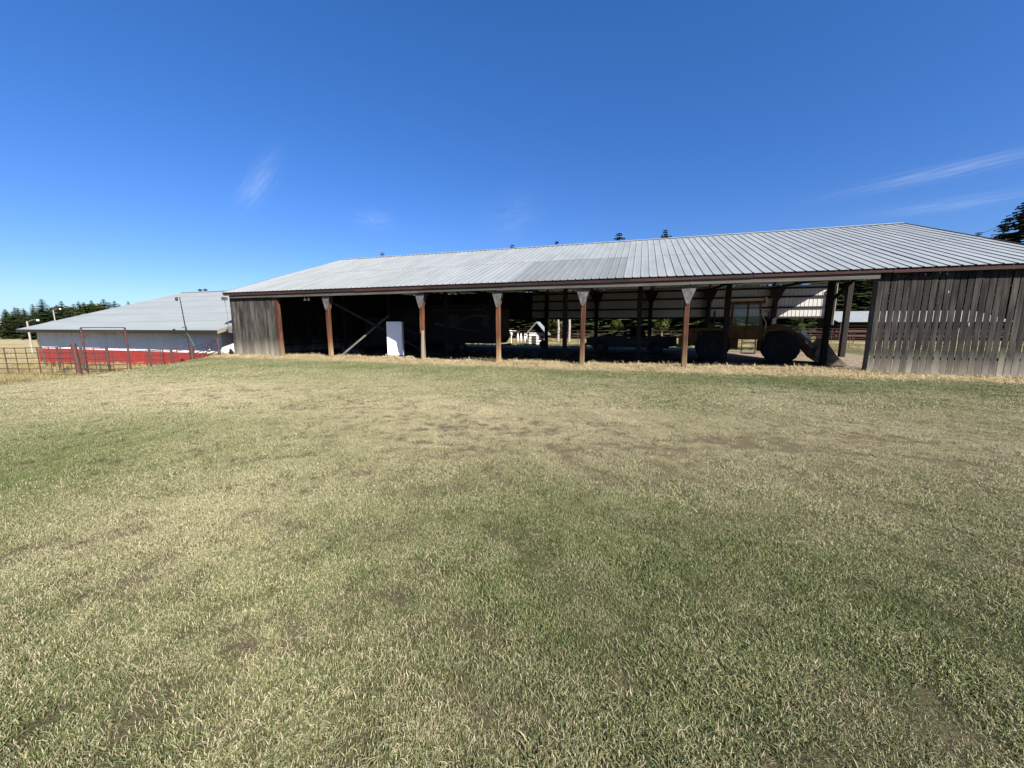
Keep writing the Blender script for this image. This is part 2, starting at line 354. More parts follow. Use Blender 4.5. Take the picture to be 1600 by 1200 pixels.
onshed = mth(t, 'MULTIPLY', step_(t, -17.5, -16.2, s_), mth(t, 'SUBTRACT', 1.0, step_(t, 17.2, 18.2, s_)))
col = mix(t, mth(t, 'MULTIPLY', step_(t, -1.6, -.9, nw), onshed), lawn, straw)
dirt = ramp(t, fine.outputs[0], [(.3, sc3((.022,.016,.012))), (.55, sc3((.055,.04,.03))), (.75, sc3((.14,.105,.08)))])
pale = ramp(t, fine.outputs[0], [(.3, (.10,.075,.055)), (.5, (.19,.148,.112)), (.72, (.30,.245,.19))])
dirt = mix(t, mth(t, 'MULTIPLY', step_(t, 7.0, 10.0, s_), step_(t, .36, .52, na)), dirt, pale)  # light painted into the floor: dark in shaded bays, pale where sun enters
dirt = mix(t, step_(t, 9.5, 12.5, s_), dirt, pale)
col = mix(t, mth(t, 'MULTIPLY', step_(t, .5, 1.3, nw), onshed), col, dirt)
dry = ramp(t, mth(t, 'ADD', mth(t, 'MULTIPLY', fine.outputs[0], .5), mth(t, 'MULTIPLY', na, .5)), [(.35, sc3((.20,.165,.075))), (.5, sc3((.42,.35,.18))), (.65, sc3((.58,.50,.29)))])
grass2 = ramp(t, fine.outputs[0], [(.3, sc3((.05,.07,.02))), (.6, sc3((.14,.16,.05))), (.8, sc3((.27,.26,.11)))])
yard = mix(t, mth(t, 'MULTIPLY', step_(t, .47, .6, na), step_(t, -45, -30, s_)), dry, grass2)
yard = mix(t, mth(t, 'MULTIPLY', step_(t, 14, 15, s_), mth(t, 'MULTIPLY', step_(t, 10.5, 11.5, n_), mth(t, 'SUBTRACT', 1.0, step_(t, 19, 21, n_)))), yard, grass2)
behind = mth(t, 'MAXIMUM', step_(t, 14.6, 15.4, nw), mth(t, 'SUBTRACT', 1.0, step_(t, -20.5, -18.5, s_)))
col = mix(t, mth(t, 'MULTIPLY', behind, step_(t, -6, -4, nw)), col, yard)
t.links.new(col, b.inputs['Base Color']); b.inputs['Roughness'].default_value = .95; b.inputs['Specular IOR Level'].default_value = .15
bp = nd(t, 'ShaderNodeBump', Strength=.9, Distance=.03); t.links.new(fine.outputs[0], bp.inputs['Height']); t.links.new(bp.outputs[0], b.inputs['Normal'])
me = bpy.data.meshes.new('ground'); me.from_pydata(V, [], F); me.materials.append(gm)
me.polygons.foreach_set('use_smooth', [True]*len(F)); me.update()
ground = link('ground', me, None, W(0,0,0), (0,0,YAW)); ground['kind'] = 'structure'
ground['label'] = 'worn lawn, dirt and dry pasture on one ground'

# ------------------------------------------------------------------ the long open shed
shed = thing('pole_shed', 'long open-fronted pole shed with pale metal gable roof and weathered boards', 'shed', W(0,0,0), YAW)
SL, SR = -16.3, 17.1                       # roof ends
EN, EZ, RN, RZ, BN = -.24, 3.41, 9.0, 6.57, 15.3   # front eave, ridge, back eave
SLOPE = (RZ-EZ)/(RN-EN); BZ = RZ - SLOPE*(BN-RN)
def rz_(n): return EZ + SLOPE*(n-EN) if n <= RN else RZ - SLOPE*(n-RN)
# purlins and rafters carry the sheets
pb = MB(); n = EN+.12
while n < BN:
    z = rz_(n) - .075
    if abs(n-RN) > .12: pb.bar((SL+.05, n, z), (SR-.05, n, z), .045, .09)
    n += .78
roof = pb.build('roof', M['inpost'], shed)
def sheet_mesh(wd, n0, n1, lift, mat, ribs=3, sag=0.0):
    prof = []
    for k in range(ribs):
        x = wd*k/ribs
        prof += [(x, 0), (x+.012, .024), (x+.042, .024), (x+.054, 0)]
    prof.append((wd, 0))
    rows = 2; vs = []; fs = []
    for j in range(rows+1):
        nn = n0 + (n1-n0)*j/rows
        for (x, h) in prof: vs.append((x, nn, rz_(nn) + lift + h - (sag if j == 1 else 0)))
    c = len(prof)
    for j in range(rows):
        for i in range(c-1): fs.append((j*c+i, j*c+i+1, (j+1)*c+i+1, (j+1)*c+i))
    me = bpy.data.meshes.new('roof_panel'); me.from_pydata(vs, [], fs); me.materials.append(mat); me.update(); return me
nsh = 37; sw = (SR-SL)/nsh; LAP = 4.0
lowA = [sheet_mesh(sw, EN-.06, LAP, 0, M['roof'], 3, s) for s in (0, .006, -.004)]
lowB = [sheet_mesh(sw, EN-.06, LAP, 0, M['roof_dull'], 3, s) for s in (0, .006)]
upA = [sheet_mesh(sw, LAP-.15, RN, .007, M['roof'], 3, s) for s in (0, .006, -.004)]
bk = sheet_mesh(sw, RN, BN+.06, .003, M['roof'])
for k in range(nsh):
    x = SL + k*sw
    dull = (-.6 < x < 3.9) or False
    link('roof_panel', random.choice(lowB if dull else lowA), roof, (x, 0, random.uniform(-.002, .003)))
    link('roof_panel', random.choice(upA), roof, (x, 0, random.uniform(-.002, .003)))
    link('roof_panel', bk, roof, (x, 0, 0))
rc = MB(); rc.add([(SL, RN-.22, RZ-.22*SLOPE+.042), (SR, RN-.22, RZ-.22*SLOPE+.042), (SR, RN, RZ+.05), (SL, RN, RZ+.05), (SL, RN+.22, RZ-.22*SLOPE+.042), (SR, RN+.22, RZ-.22*SLOPE+.042)], [(0,1,2,3),(3,2,5,4)])
rc.build('ridge_cap', M['roof'], roof)
# rake trim
for x, tg in ((SL-.012, -1), (SR+.012, 1)):
    m = MB()
    for (na_, nb_) in ((EN-.02, RN), (RN, BN)):
        za, zb = rz_(na_), rz_(nb_)
        m.add([(x-.02, na_, za-.11), (x+.02, na_, za-.11), (x+.02, na_, za+.03), (x-.02, na_, za+.03), (x-.02, nb_, zb-.11), (x+.02, nb_, zb-.11), (x+.02, nb_, zb+.03), (x-.02, nb_, zb+.03)],
              [(0,1,2,3),(7,6,5,4),(0,4,5,1),(1,5,6,2),(2,6,7,3),(3,7,4,0)])
    m.build('rake_board', M['fascia'], shed)
# fascia boards along the front eave, different lengths and tilt
x = SL+.02; k = 0
while x < SR-.1:
    ln = random.uniform(3.6, 5.2); x1 = min(x+ln, SR-.02); dz = random.uniform(-.02, .012)
    m = MB(); m.bar((x+.006, EN+.0, EZ-.09+dz), (x1-.006, EN+.0, EZ-.09+random.uniform(-.015,.012)), .04, .135); m.build('fascia_board', M['fascia'], shed); x = x1
# rafters: trusses every 3.85 m
TS = [-15.9, -12.9, -9.6, -5.7, -1.85, 2.0, 5.85, 9.7, 13.55]
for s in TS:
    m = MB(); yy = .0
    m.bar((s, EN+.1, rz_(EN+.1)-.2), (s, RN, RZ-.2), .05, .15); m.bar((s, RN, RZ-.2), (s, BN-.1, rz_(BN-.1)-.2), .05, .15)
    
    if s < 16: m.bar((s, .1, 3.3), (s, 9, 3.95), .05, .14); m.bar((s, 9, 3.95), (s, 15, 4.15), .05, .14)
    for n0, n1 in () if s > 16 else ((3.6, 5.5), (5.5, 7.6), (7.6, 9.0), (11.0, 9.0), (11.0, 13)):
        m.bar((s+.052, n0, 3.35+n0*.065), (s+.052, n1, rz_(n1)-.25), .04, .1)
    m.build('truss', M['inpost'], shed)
# front beam in lengths
bx = [SL+.35, -12.86, -9.66, -4.37, -.64, 2.94, 6.75, 12.24]
for a, c in zip(bx, bx[1:]):
    m = MB(); m.box(a+.004, c-.004, -.205, -.06, 3.085+random.uniform(-.012,.012), 3.345); m.build('beam', M['beam'], shed)
# front posts with plywood gussets
def post_mesh(h, wd, mat, lean=0.0):
    m = MB(); p = []
    for j in range(7):
        z = -.35 + (h+.35)*j/6; r = wd/2*(1+.05*math.sin(j*2.1)); p.append((lean*(z/h) + .006*math.sin(j*1.3), 0, z, r))
    vs = []
    for (a, b_, c, r) in p:
        q = r*.75
        vs += [(a-r, b_-q, c), (a-q, b_-r, c), (a+q, b_-r, c), (a+r, b_-q, c), (a+r, b_+q, c), (a+q, b_+r, c), (a-q, b_+r, c), (a-r, b_+q, c)]
    m.add(vs, [(i*8+k, i*8+(k+1)%8, (i+1)*8+(k+1)%8, (i+1)*8+k) for i in range(6) for k in range(8)])
    m.add(vs[-8:], [tuple(range(8))]); return m.mesh('post', mat)
for i, s in enumerate([-9.6, -4.33, -.62, 2.96, 6.75]):
    p = link('post', post_mesh(3.1, .18, M['post'], [.0, .03, 0, .02, -.02][i]), shed, (s, .02, 0))
    for yy in (-.115, .115):
        m = MB(); wd = [.24,.24,.25,.27,.28][i]; m.prism([(-wd, 3.06), (wd, 3.06), (.05, 2.42), (-.03, 2.38), (-.07, 2.44)], yy-.01, yy+.01); m.build('gusset', M['gusset'], p)
link('post', post_mesh(3.1, .20, M['post'], -.05), shed, (-12.8, .0, 0))
link('post', post_mesh(3.1, .20, M['beam'], 0), shed, (12.32, .05, .0))
m = MB(); m.bar((-4.27, -.12, 0), (-4.22, -.12, 1.42), .05, .16); m.build('splint_board', M['plank'], shed)
# mid row and back row posts (dark timbers)
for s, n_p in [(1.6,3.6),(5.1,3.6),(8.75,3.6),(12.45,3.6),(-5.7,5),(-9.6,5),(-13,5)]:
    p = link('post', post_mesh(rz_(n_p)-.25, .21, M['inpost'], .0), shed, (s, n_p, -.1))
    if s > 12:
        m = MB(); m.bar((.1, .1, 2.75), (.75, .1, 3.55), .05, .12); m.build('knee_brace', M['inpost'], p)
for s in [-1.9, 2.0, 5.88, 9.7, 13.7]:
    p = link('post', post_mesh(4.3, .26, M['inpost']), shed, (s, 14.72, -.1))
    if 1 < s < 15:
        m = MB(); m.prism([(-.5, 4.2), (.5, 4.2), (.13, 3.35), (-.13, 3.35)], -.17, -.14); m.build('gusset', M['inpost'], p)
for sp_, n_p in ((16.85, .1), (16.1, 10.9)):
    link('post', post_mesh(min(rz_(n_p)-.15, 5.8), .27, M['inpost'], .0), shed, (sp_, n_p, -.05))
for i, n_p in enumerate((2.6, 5.4)): pass
# front right wall: upright boards on girts
def board_meshes(wd, z0, z1, th, mat, k=5):
    res = []
    for i in range(k):
        m = MB(); a = random.uniform(0, .045); c = random.uniform(-.012, .012)
        m.box(0, wd, -th, 0, z0+a, z1); bmv = m.v
        m.v = [(x + (c if z < (z0+z1)/2 else 0)*.4, y + (random.uniform(-.008, .004)), z) for x, y, z in bmv]
        res.append(m.mesh('board', mat))
    return res
g = MB()
for z in (.55, 1.55, 2.5, 3.02): g.box(12.36, SR-.15, .085, .125, z, z+.09)
wr = g.build('wall', M['inpost'], shed)
bw = .167; x = 12.26
bms = board_meshes(bw-.023, .08, 3.36, .014, M['board'], 6)
while x < SR-.3:
    link('board', random.choice(bms), wr, (x + random.uniform(-.004,.004), .035 + random.uniform(-.008,.006)-.1, random.uniform(-.03,.03)), (random.uniform(-.003,.003), random.uniform(-.0035,.0035), 0)); x += bw
# front left wall
g = MB()
for z in (.5, 1.6, 2.7): g.box(-16.0, -12.9, .05, .09, z, z+.09)
wl = g.build('wall', M['inpost'], shed)
bms = board_meshes(.186, -.06, 3.12, .022, M['board2'], 6); x = -16.12
while x < -12.98:
    link('board', random.choice(bms), wl, (x, .045+random.uniform(-.006,.006)-.1, random.uniform(-.02,.03)), (0, random.uniform(-.004,.004), 0)); x += .19
# left end wall, boards up to the rafters
g = MB()
for z in (.4, 1.6, 2.8): g.box(-15.98, -15.94, .1, 14.9, z, z+.1)
we = g.build('wall', M['inpost'], shed)
y = .0
while y < 15:
    zt = rz_(y+.15)-.16; m = MB(); m.box(-16.02, -15.99, y, y+.27, -.4 + random.uniform(0,.03), zt); m.build('board', M['board'], we); y += .285
# back wall: white steel sheets on girts; only the left stretch reaches the ground
g = MB()
for z in (2.2, 2.85, 3.55, 4.12): g.box(-15.9, 16.9, 14.86, 14.92, z-.06, z+.06)
for z in (.5, 1.3): g.box(-15.9, -9.2, 14.86, 14.92, z-.06, z+.06)
wb = g.build('wall', M['inpost'], shed)
def wsheet(wd, z0, z1, mat):
    vs = []; pr = []
    for k in range(4):
        xx = wd*k/4; pr += [(xx, 0), (xx+.01, -.018), (xx+.04, -.018), (xx+.05, 0)]
    pr.append((wd, 0))
    for z in (z0, z1): vs += [(a, c, z) for a, c in pr]
    c = len(pr); me = bpy.data.meshes.new('metal_sheet'); me.from_pydata(vs, [], [(i, i+1, c+i+1, c+i) for i in range(c-1)]); me.materials.append(mat); me.update(); return me
M['sheetshade'] = pm('shaded_sheet', (.03,.026,.022), (.018,.015,.013), 1.5, (1,1,.3), .8, vary=.15)  # dark copy of the wall sheet, interior shade put into its colour
A = wsheet(.915, 2.14, 4.32, M['sheet']); Bm = wsheet(.915, -.2, 4.32, M['sheetshade']); Dk = wsheet(.915, 2.14, 4.32, M['sheetshade'])
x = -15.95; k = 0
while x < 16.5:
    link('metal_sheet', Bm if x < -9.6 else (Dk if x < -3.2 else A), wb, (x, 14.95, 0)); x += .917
# end return at the right back corner
ra = MB(); ra.box(16.98, 17.0, 14.55, 15.0, 1.7, 4.3); ra.build('corner_trim', M['sheet'], shed)
# wires and lamps below the beam, meter box at the left corner
for s in (-11.35, -11.1):
    m = MB(); m.lathe([(.0,-.09),(.05,-.08),(.065,-.03),(.04,.03),(.02,.05)], (s, .35, 3.0), 'z', 12); m.tube([(s,.35,3.05),(s,.35,3.3)], .01, 5); m.build('bulb_lamp', M['white'], shed)
m = MB(); m.box(-16.28, -16.06, -.26, -.14, 1.25, 1.55); m.box(-16.24, -16.1, -.3, -.26, 1.3, 1.5); mb_ = m.build('meter_box', M['steel'], shed, .008)
m = MB(); m.lathe([(.0,-.05),(.06,-.05),(.06,.0)], (-16.17, -.3, 1.4), 'y', 14); m.build('meter_dial', M['darkmetal'], mb_)
m = MB(); m.tube([(-16.2,-.2,1.55),(-16.22,-.2,2.3),(-16.26,-.25,3.1)], .014, 6); m.build('conduit', M['steel'], mb_)
m = MB(); m.box(-16.32, -16.1, -.36, -.18, 3.0, 3.16); m.build('eave_block', M['beam'], shed)

# ------------------------------------------------------------------ white barn at the left
barn = thing('barn', 'long low white barn with red base and pale metal roof at the left', 'barn', W(0,0,0), YAW)
bl, br, be, bez, bn_, bz_ = -36.5, -16.75, -.45, 1.40, 10.4, 4.78
bs = (bz_-bez)/(bn_-be)
m = MB(); m.box(-36.0, -17.6, .3, 20.3, -1.5, 1.35)
m.add([(-36.0,.3,1.35),(-36.0,20.3,1.35),(-36.0,10.4,4.62),(-17.6,.3,1.35),(-17.6,20.3,1.35),(-17.6,10.4,4.62)], [(0,1,2),(5,4,3)])
bwall = m.build('wall', M['barnwhite'], barn)
rb_ = MB(); rb_.box(0, .05, .285, .3, .05, 1.34); rbm = rb_.mesh('siding_rib', M['barnwhite'])
for k in range(20): link('siding_rib', rbm, bwall, (-35.6+.93*k, 0, 0))
m = MB(); m.box(-36.05, -17.55, .25, .3, -1.5, .05); m.build('red_base', M['barnred'], barn)
m = MB(); m.box(-17.6, -17.54, .3, 20.2, -1.2, .05); m.build('red_base', M['barnred'], barn)
m = MB()
for sg in (1, -1):
    n0 = be if sg == 1 else 2*bn_-be
    m.add([(bl,n0,bez),(br,n0,bez),(br,bn_,bz_),(bl,bn_,bz_),(bl,n0,bez-.05),(br,n0,bez-.05),(br,bn_,bz_-.05),(bl,bn_,bz_-.05)], [(0,1,2,3),(7,6,5,4),(0,4,5,1),(1,5,6,2),(3,2,6,7),(0,3,7,4)])
broof = m.build('roof', M['barnroof'], barn)
for k in range(5):                       # sheet laps running along the roof
    n = be + (bn_-be)*(k+.9)/6; z = bez + bs*(n-be); m = MB(); m.add([(bl,n,z+.004),(br,n,z+.004),(br,n+.25,z+.25*bs+.022),(bl,n+.25,z+.25*bs+.022),(bl,n,z+.022),(br,n,z+.022)], [(4,5,2,3),(0,1,5,4)]); m.build('roof_lap', M['barnroof'], broof)
m = MB(); m.box(bl, br, bn_-.2, bn_+.2, bz_-.03, bz_+.045); m.build('ridge_cap', M['barnroof'], broof)
m = MB(); m.box(bl+.02, br-.02, be-.025, be-.002, bez-.2, bez-.01); m.build('fascia_board', M['inpost'], barn)
m = MB()
m.add([(br-.0, be-.02, bez-.2),(br+.04, be-.02, bez-.2),(br+.04, be-.02, bez+.02),(br, be-.02, bez+.02),(br, bn_, bz_-.2),(br+.04, bn_, bz_-.2),(br+.04, bn_, bz_+.02),(br, bn_, bz_+.02)], [(0,1,2,3),(7,6,5,4),(0,4,5,1),(1,5,6,2),(2,6,7,3),(3,7,4,0)])
m.build('rake_board', M['plank'], barn)
for s, n in ((-34.5, 8.6), (-33.8, 9.8)):
    z = bz_ + .0; m = MB(); m.tube([(s, bn_+.3, bz_-.2), (s, bn_+.3, bz_+.18)], .09, 8); m.lathe([(.2,0),(.17,.07),(.0,.16)], (s, bn_+.3, bz_+.18), 'z', 12); m.build('roof_vent', M['darkmetal'], broof)
m = MB(); m.box(-18.6, -18.5, .2, .3, .25, .5); m.build('wall_lamp', M['white'], barn)

# ------------------------------------------------------------------ pipe fences and gates
def fence_panel(a, b, h, label, mat='rust', rails=6, ups=4, group='pipe corral panels', lift=.12, name='pipe_fence', brace=False):
    (s0, n0), (s1, n1) = a, b; A_ = GP(s0, n0); B_ = GP(s1, n1)
    rt = thing(name, label, 'gate' if 'gate' in name else 'fence', A_, 0, group); d = B_-A_
    for k in range(rails):
        z = lift + (h-lift)*k/(rails-1); m = MB(); mid = d*.5 + Vector((0,0,z-.02)); m.tube([(0,0,z), tuple(mid), (d.x, d.y, d.z+z)], .019, 6); m.build('rail', M[mat], rt)
    for k in range(ups):
        f = k/(ups-1) if ups > 1 else .5; q = d*f; m = MB(); m.tube([(q.x, q.y, q.z+lift-.03), (q.x, q.y, q.z+h+.02)], .019, 6); m.build('upright', M[mat], rt)
    if brace:
        m = MB(); m.tube([(0,0,lift), (d.x*.8, d.y*.8, d.z*.8+h)], .018, 6); m.build('brace', M[mat], rt)
        m = MB(); m.tube([(d.x*.2,d.y*.2,d.z*.2+lift), (d.x, d.y, d.z+h)], .018, 6); m.build('brace', M[mat], rt)
    return rt
def fence_post(s, n, h, r, label, mat='rust', lean=(0,0), group='corral posts'):
    m = MB(); m.tube([(0,0,-.4), (lean[0]*.5,lean[1]*.5,h*.5), (lean[0],lean[1],h)], [r*1.05, r, r*.95], 12)
    cap = MB(); o = m.build('fence_post', M[mat]); o.location = GP(s, n); tag(o, label, 'post', group); return o
fence_post(-21.2, -4.2, 1.65, .11, 'thick rust-red corral post nearest the lawn at the gate', 'rust', (-.12, 0))
for k in range(3):
    fence_panel((-21.45-3.0*k, -4.22-.05*k), (-24.4-3.0*k, -4.27-.05*k), 1.5, 'rusty pipe fence panel, %s one left of the thick gate post' % ORD[k], 'rust')
# gate with an overhead frame
gt = fence_panel((-20.95, -4.05), (-19.55, -3.15), 1.22, 'low pipe gate under the tall overhead frame beside the thick post', 'rust', 6, 4, None, name='pipe_gate')
A_ = GP(-21.0, -4.0); fr = thing('gate_frame', 'tall thin overhead pipe frame above the gate in front of barn', 'gate frame', A_); B_ = GP(-19.4, -3.1) - A_
for p in (Vector((0,0,0)), B_):
    m = MB(); m.tube([(p.x,p.y,p.z-.3),(p.x,p.y,2.42)], .04, 8); m.build('upright', M['rust'], fr)
for z in (2.42, 2.2):
    m = MB(); m.tube([(0,0,z),(B_.x,B_.y,z)], .025, 6); m.build('crossbar', M['rust'], fr)
for p, sg in ((Vector((0,0,0)), 1), (B_, -1)):
    q = p + B_.normalized()*.35*sg; m = MB(); m.tube([(p.x,p.y,1.85),(q.x,q.y,2.2)], .018, 6); m.build('brace', M['rust'], fr)
fence_panel((-19.4,-3.1), (-18.8,-1.95), 1.22, 'sagging pipe panel just right of the overhead gate frame', 'rust', 6, 3)
fence_panel((-18.8,-1.95), (-18.28,-.95), 1.22, 'pipe panel between the sagging panel and the pole post', 'rust', 6, 3)
fence_post(-18.25, -.9, 1.02, .09, 'short rust-red post at the foot of the thin lamp pole', 'rust')
fence_panel((-18.15,-.85), (-16.75,-.55), .95, 'cross-braced pipe gate against the shed corner', 'rustd', 6, 2, None, name='pipe_gate', brace=True)
fence_post(-16.7, -.52, 1.0, .06, 'thin dark post holding the cross-braced gate by the shed', 'rustd')
# older pen behind
pl = [(-23.0,-2.2),(-25.6,-2.1),(-28.2,-2.0)]
for k, (s, n) in enumerate(pl):
    fence_post(s, n, 1.4, .06, 'dark pen post behind the front fence, %s one left of the gate frame' % ORD[k], 'rustd')
for k in range(2):
    fence_panel((pl[k][0]-.1,pl[k][1]), (pl[k+1][0]+.1,pl[k+1][1]), 1.3, 'dark pen panel before the red barn base, %s one left of the gate frame' % ORD[k], 'rustd', 5, 3)
fence_post(-20.9, -1.4, 1.2, .055, 'dark pen post seen through the gate, left of two', 'rustd')
fence_post(-19.75, -1.0, 1.2, .055, 'dark pen post seen through the gate, right of two', 'rustd')
fence_panel((-20.85,-1.38), (-19.8,-1.02), 1.1, 'short dark pen panel seen through the gate against the barn', 'rustd', 5, 3)
fence_post(-31.5, -1.2, 1.9, .06, 'tall thin grey post at the far left with a slanting stay', 'bark', (-.35, 0))
# thin lamp pole
q = GP(-18.32, -.98); lp = thing('lamp_pole', 'thin leaning metal lamp pole beside the pipe fence before the barn roof', 'pole', q)
m = MB(); m.tube([(.06,0,-.2),(0,0,1.4),(-.16,0,3.75)], [.035,.03,.02], 8); m.build('pole', M['darkmetal'], lp)
m = MB(); m.tube([(-.15,0,3.72),(-.3,-.05,3.75)], .012, 6); m.lathe([(.0,.0),(.05,-.02),(.07,-.16),(.03,-.2)], (-.3,-.05,3.76), 'z', 10); m.build('lamp_head', M['darkmetal'], lp)
m = MB(); m.tube([(-.02,0,1.55),(-.75,.1,2.0)], .016, 6); m.lathe([(0,-.05),(.07,-.04),(.05,.05)], (-.78,.1,2.02), 'z', 8); m.build('side_arm', M['darkmetal'], lp)
m = MB(); m.tube([(-.03,0,1.9),(.35,.1,.9)], .007, 5); m.build('stay_wire', M['steel'], lp)
# yard lights
def ray_at(px, py, dist):         # point seen at a pixel, at a given forward distance
    X = (px-CX)/FPX; Z = -(py-CY)/FPX
    d = Vector((X, math.cos(PITCH)+Z*math.sin(PITCH), -math.sin(PITCH)+Z*math.cos(PITCH)))
    return Vector((0,0,EYE)) + d*(dist/d.y)
for (px, top, D, lab) in ((83, 484, 62, 'tall wooden yard light pole rising above the barn eave'), (42, 502, 40, 'short pale yard light pole left of the barn corner')):
    T = ray_at(px, top, D); sn = SN(T.x, T.y); zg = gz(*sn); yl = thing('yard_light', lab, 'light pole', (T.x, T.y, zg)); h = T.z-zg
    m = MB(); m.tube([(0,0,-.3),(0,0,h)], [.10,.07], 9); m.build('pole', M['birch'], yl)
    m = MB(); m.tube([(0,0,h-.1),(.5,0,h+.12),(1.1,0,h+.18)], .035, 6); m.build('arm', M['steel'], yl)
    m = MB(); m.lathe([(.0,.06),(.08,.05),(.12,-.06),(.07,-.14),(0,-.15)], (1.15,0,h+.14), 'z', 12); m.build('lamp_head', M['white'], yl)

# fences behind the shed
for k in range(9):
    s0 = -6 + k*3.05
    fence_panel((s0, 18.6+.05*k), (s0+2.95, 18.6+.05*k+.05), 1.35, 'rusty pipe panel behind the shed, %s from the left seen under the back wall' % ORD[k], 'rust', 6, 3, 'pipe panels behind the shed')
for k in range(6):
    s0 = 17.2 + k*3.3
    fence_panel((s0, 27.5), (s0+3.2, 27.5), 1.5, 'distant pipe rail panel beyond the green yard, %s from the left' % ORD[k], 'rust', 5, 3, 'far yard rails')

# ------------------------------------------------------------------ things in the shed
# refrigerator on scrap timbers
fr_s, fr_n = -7.0, 1.8; zf = gz(fr_s, fr_n)
deck_z = .17
for i, (a, b_, z, w_, h_) in enumerate([((-.95,-.4),(.9,-.5),.0,.16,.12),((-.85,.15),(1.0,.1),.0,.16,.12),((-.6,-.62),(-.55,.5),.115,.2,.05),((.1,-.55),(.15,.45),.115,.22,.05),((.62,-.5),(.72,.4),.115,.2,.05),((.5,-.75),(1.15,-.45),.0,.14,.07)]):
    m = MB(); m.bar((a[0],a[1],z+h_/2), (b_[0],b_[1],z+h_/2+.01), w_, h_); o = m.build('timber', M['plank'], None, .006)
    o.location = W(fr_s, fr_n, zf); o.rotation_euler = (0,0,YAW)
    tag(o, ['long bottom timber nearest the lawn under the white fridge','long bottom timber at the back under the white fridge','cross plank under the left side of the white fridge','cross plank under the middle of the white fridge','cross plank right of the white fridge','short loose plank lying right before the white fridge'][i], 'timber', 'scrap timbers under the fridge')
fg = thing('refrigerator', 'tall white upright refrigerator standing on scrap timbers in the open bay', 'refrigerator', W(fr_s, fr_n, zf+.172), R(8))
m = MB(); m.box(-.38, .38, -.30, .31, .04, 1.78); m.build('body', M['fridge'], fg, .012)
m = MB(); m.box(-.38, .38, -.365, -.305, .06, 1.775); dr = m.build('door', M['fridge'], fg, .012)
m = MB(); m.bar((.33,-.39,.75),(.33,-.39,1.2), .025, .02); m.bar((.33,-.365,.76),(.33,-.39,.76),.02,.02); m.bar((.33,-.365,1.19),(.33,-.39,1.19),.02,.02); m.build('handle', M['fridge'], dr)
m = MB(); m.box(-.36, .36, -.28, .28, .0, .04); m.build('base', M['darkmetal'], fg)
# two long crossing planks
def plank(a, b_, wd, th, label, mat='plank'):
    a = Vector(a); b_ = Vector(b_); m = MB(); m.bar((0,0,0), b_-a, wd, th, up=(0,1,0)); o = m.build('plank', M[mat], None, .004); o.location = a; tag(o, label, 'plank'); return o
plank(GP(-9.35, .35, .02), W(-7.6, 2.1, 2.15), .09, .04, 'pale plank leaning up right from the foot of the left post', 'beam')
plank(W(-9.5, .3, 2.75), GP(-5.6, 3.3, .05), .11, .04, 'dark plank slanting down right from the left post top', 'inpost')
# pale panel and clutter at the dark left bay
m = MB(); m.box(-.9, .9, -.03, .03, 0, 1.9); m.bar((-.9,-.04,.95),(.9,-.04,.95),.06,.03); o = m.build('plywood_panel', M['panel'], None, .01); o.location = GP(-13.2, 8.2, .45); o.rotation_euler = (R(-6),0,YAW); tag(o, 'pale plywood panel standing in the dark left bay', 'panel')
bt = thing('work_bench', 'low dark bench under the pale panel in the left bay', 'bench', GP(-13.2, 7.9), YAW)
m = MB(); m.box(-1.3,1.3,-.4,.4,.38,.45); m.build('bench_top', M['panel'], bt)
for a in (-1.15, 1.15):
    for c in (-.32, .32):
        m = MB(); m.box(a-.05,a+.05,c-.05,c+.05,0,.38); m.build('leg', M['inpost'], bt)
# heap of dead branches
hb = MB()
for k in range(40):
    a = Vector((random.uniform(-.5,.5), random.uniform(-.4,.4), random.uniform(.02,.2))); d = Vector((random.uniform(-1,1), random.uniform(-1,1), random.uniform(0,.7))).normalized()*random.uniform(.3,.8)
    hb.tube([a, a+d*.5+Vector((0,0,.04)), a+d], [.014,.01,.005], 5)
o = hb.build('branch_heap', M['plank']); o.location = GP(-11.3, 3.6); tag(o, 'heap of pale dead branches on the dark floor left of the fridge', 'branches')
hb = MB()
for k in range(34):
    a = Vector((random.uniform(-1.0,1.0), random.uniform(-.2,.2), .03)); d = Vector((random.uniform(-1,1), random.uniform(-.6,.6), random.uniform(0,.22))).normalized()*random.uniform(.2,.6)
    hb.tube([a, a+d*.5+Vector((0,0,.03)), a+d], [.010,.008,.004], 5)
o = hb.build('branch_heap', M['twig']); o.location = GP(-1.7, .45); o.rotation_euler = (0,0,YAW); tag(o, 'heap of brown twigs in the straw left of the middle post', 'branches')
plank(GP(-2.0,.3,.08), GP(-.75,-.02,.05), .16, .04, 'dark board lying in the straw beside the middle post', 'inpost')

# dark travel trailer with swooshes
rv = thing('travel_trailer', 'dark travel trailer with grey swoosh stripes parked deep in the shed', 'trailer', GP(-7.3, 8.6), YAW)
poly = [(-3.9,.62),(3.75,.62),(3.95,.9),(3.95,2.9),(3.7,3.15),(-3.6,3.15),(-4.1,2.7),(-4.25,1.5),(-4.1,.8)]
m = MB(); m.prism(poly, -1.15, 1.15); rvb = m.build('body', M['rv'], rv, .05)
def swoosh(pts, w0, w1):
    m = MB(); n = len(pts)
    for i in range(n-1):
        wa = w0+(w1-w0)*i/(n-1); wb_ = w0+(w1-w0)*(i+1)/(n-1); (x0,z0),(x1,z1) = pts[i], pts[i+1]
        m.add([(x0,-1.158,z0-wa),(x1,-1.158,z1-wb_),(x1,-1.158,z1+wb_),(x0,-1.158,z0+wa)], [(0,1,2,3)])
    m.build('swoosh_stripe', M['rvstripe'], rv)
swoosh([(-3.2+.3*k, 1.75-.9*(k/12)**.6) for k in range(13)], .07, .01)
swoosh([(-1.2+.3*k, 2.1-.75*(k/14)**.7) for k in range(15)], .09, .01)
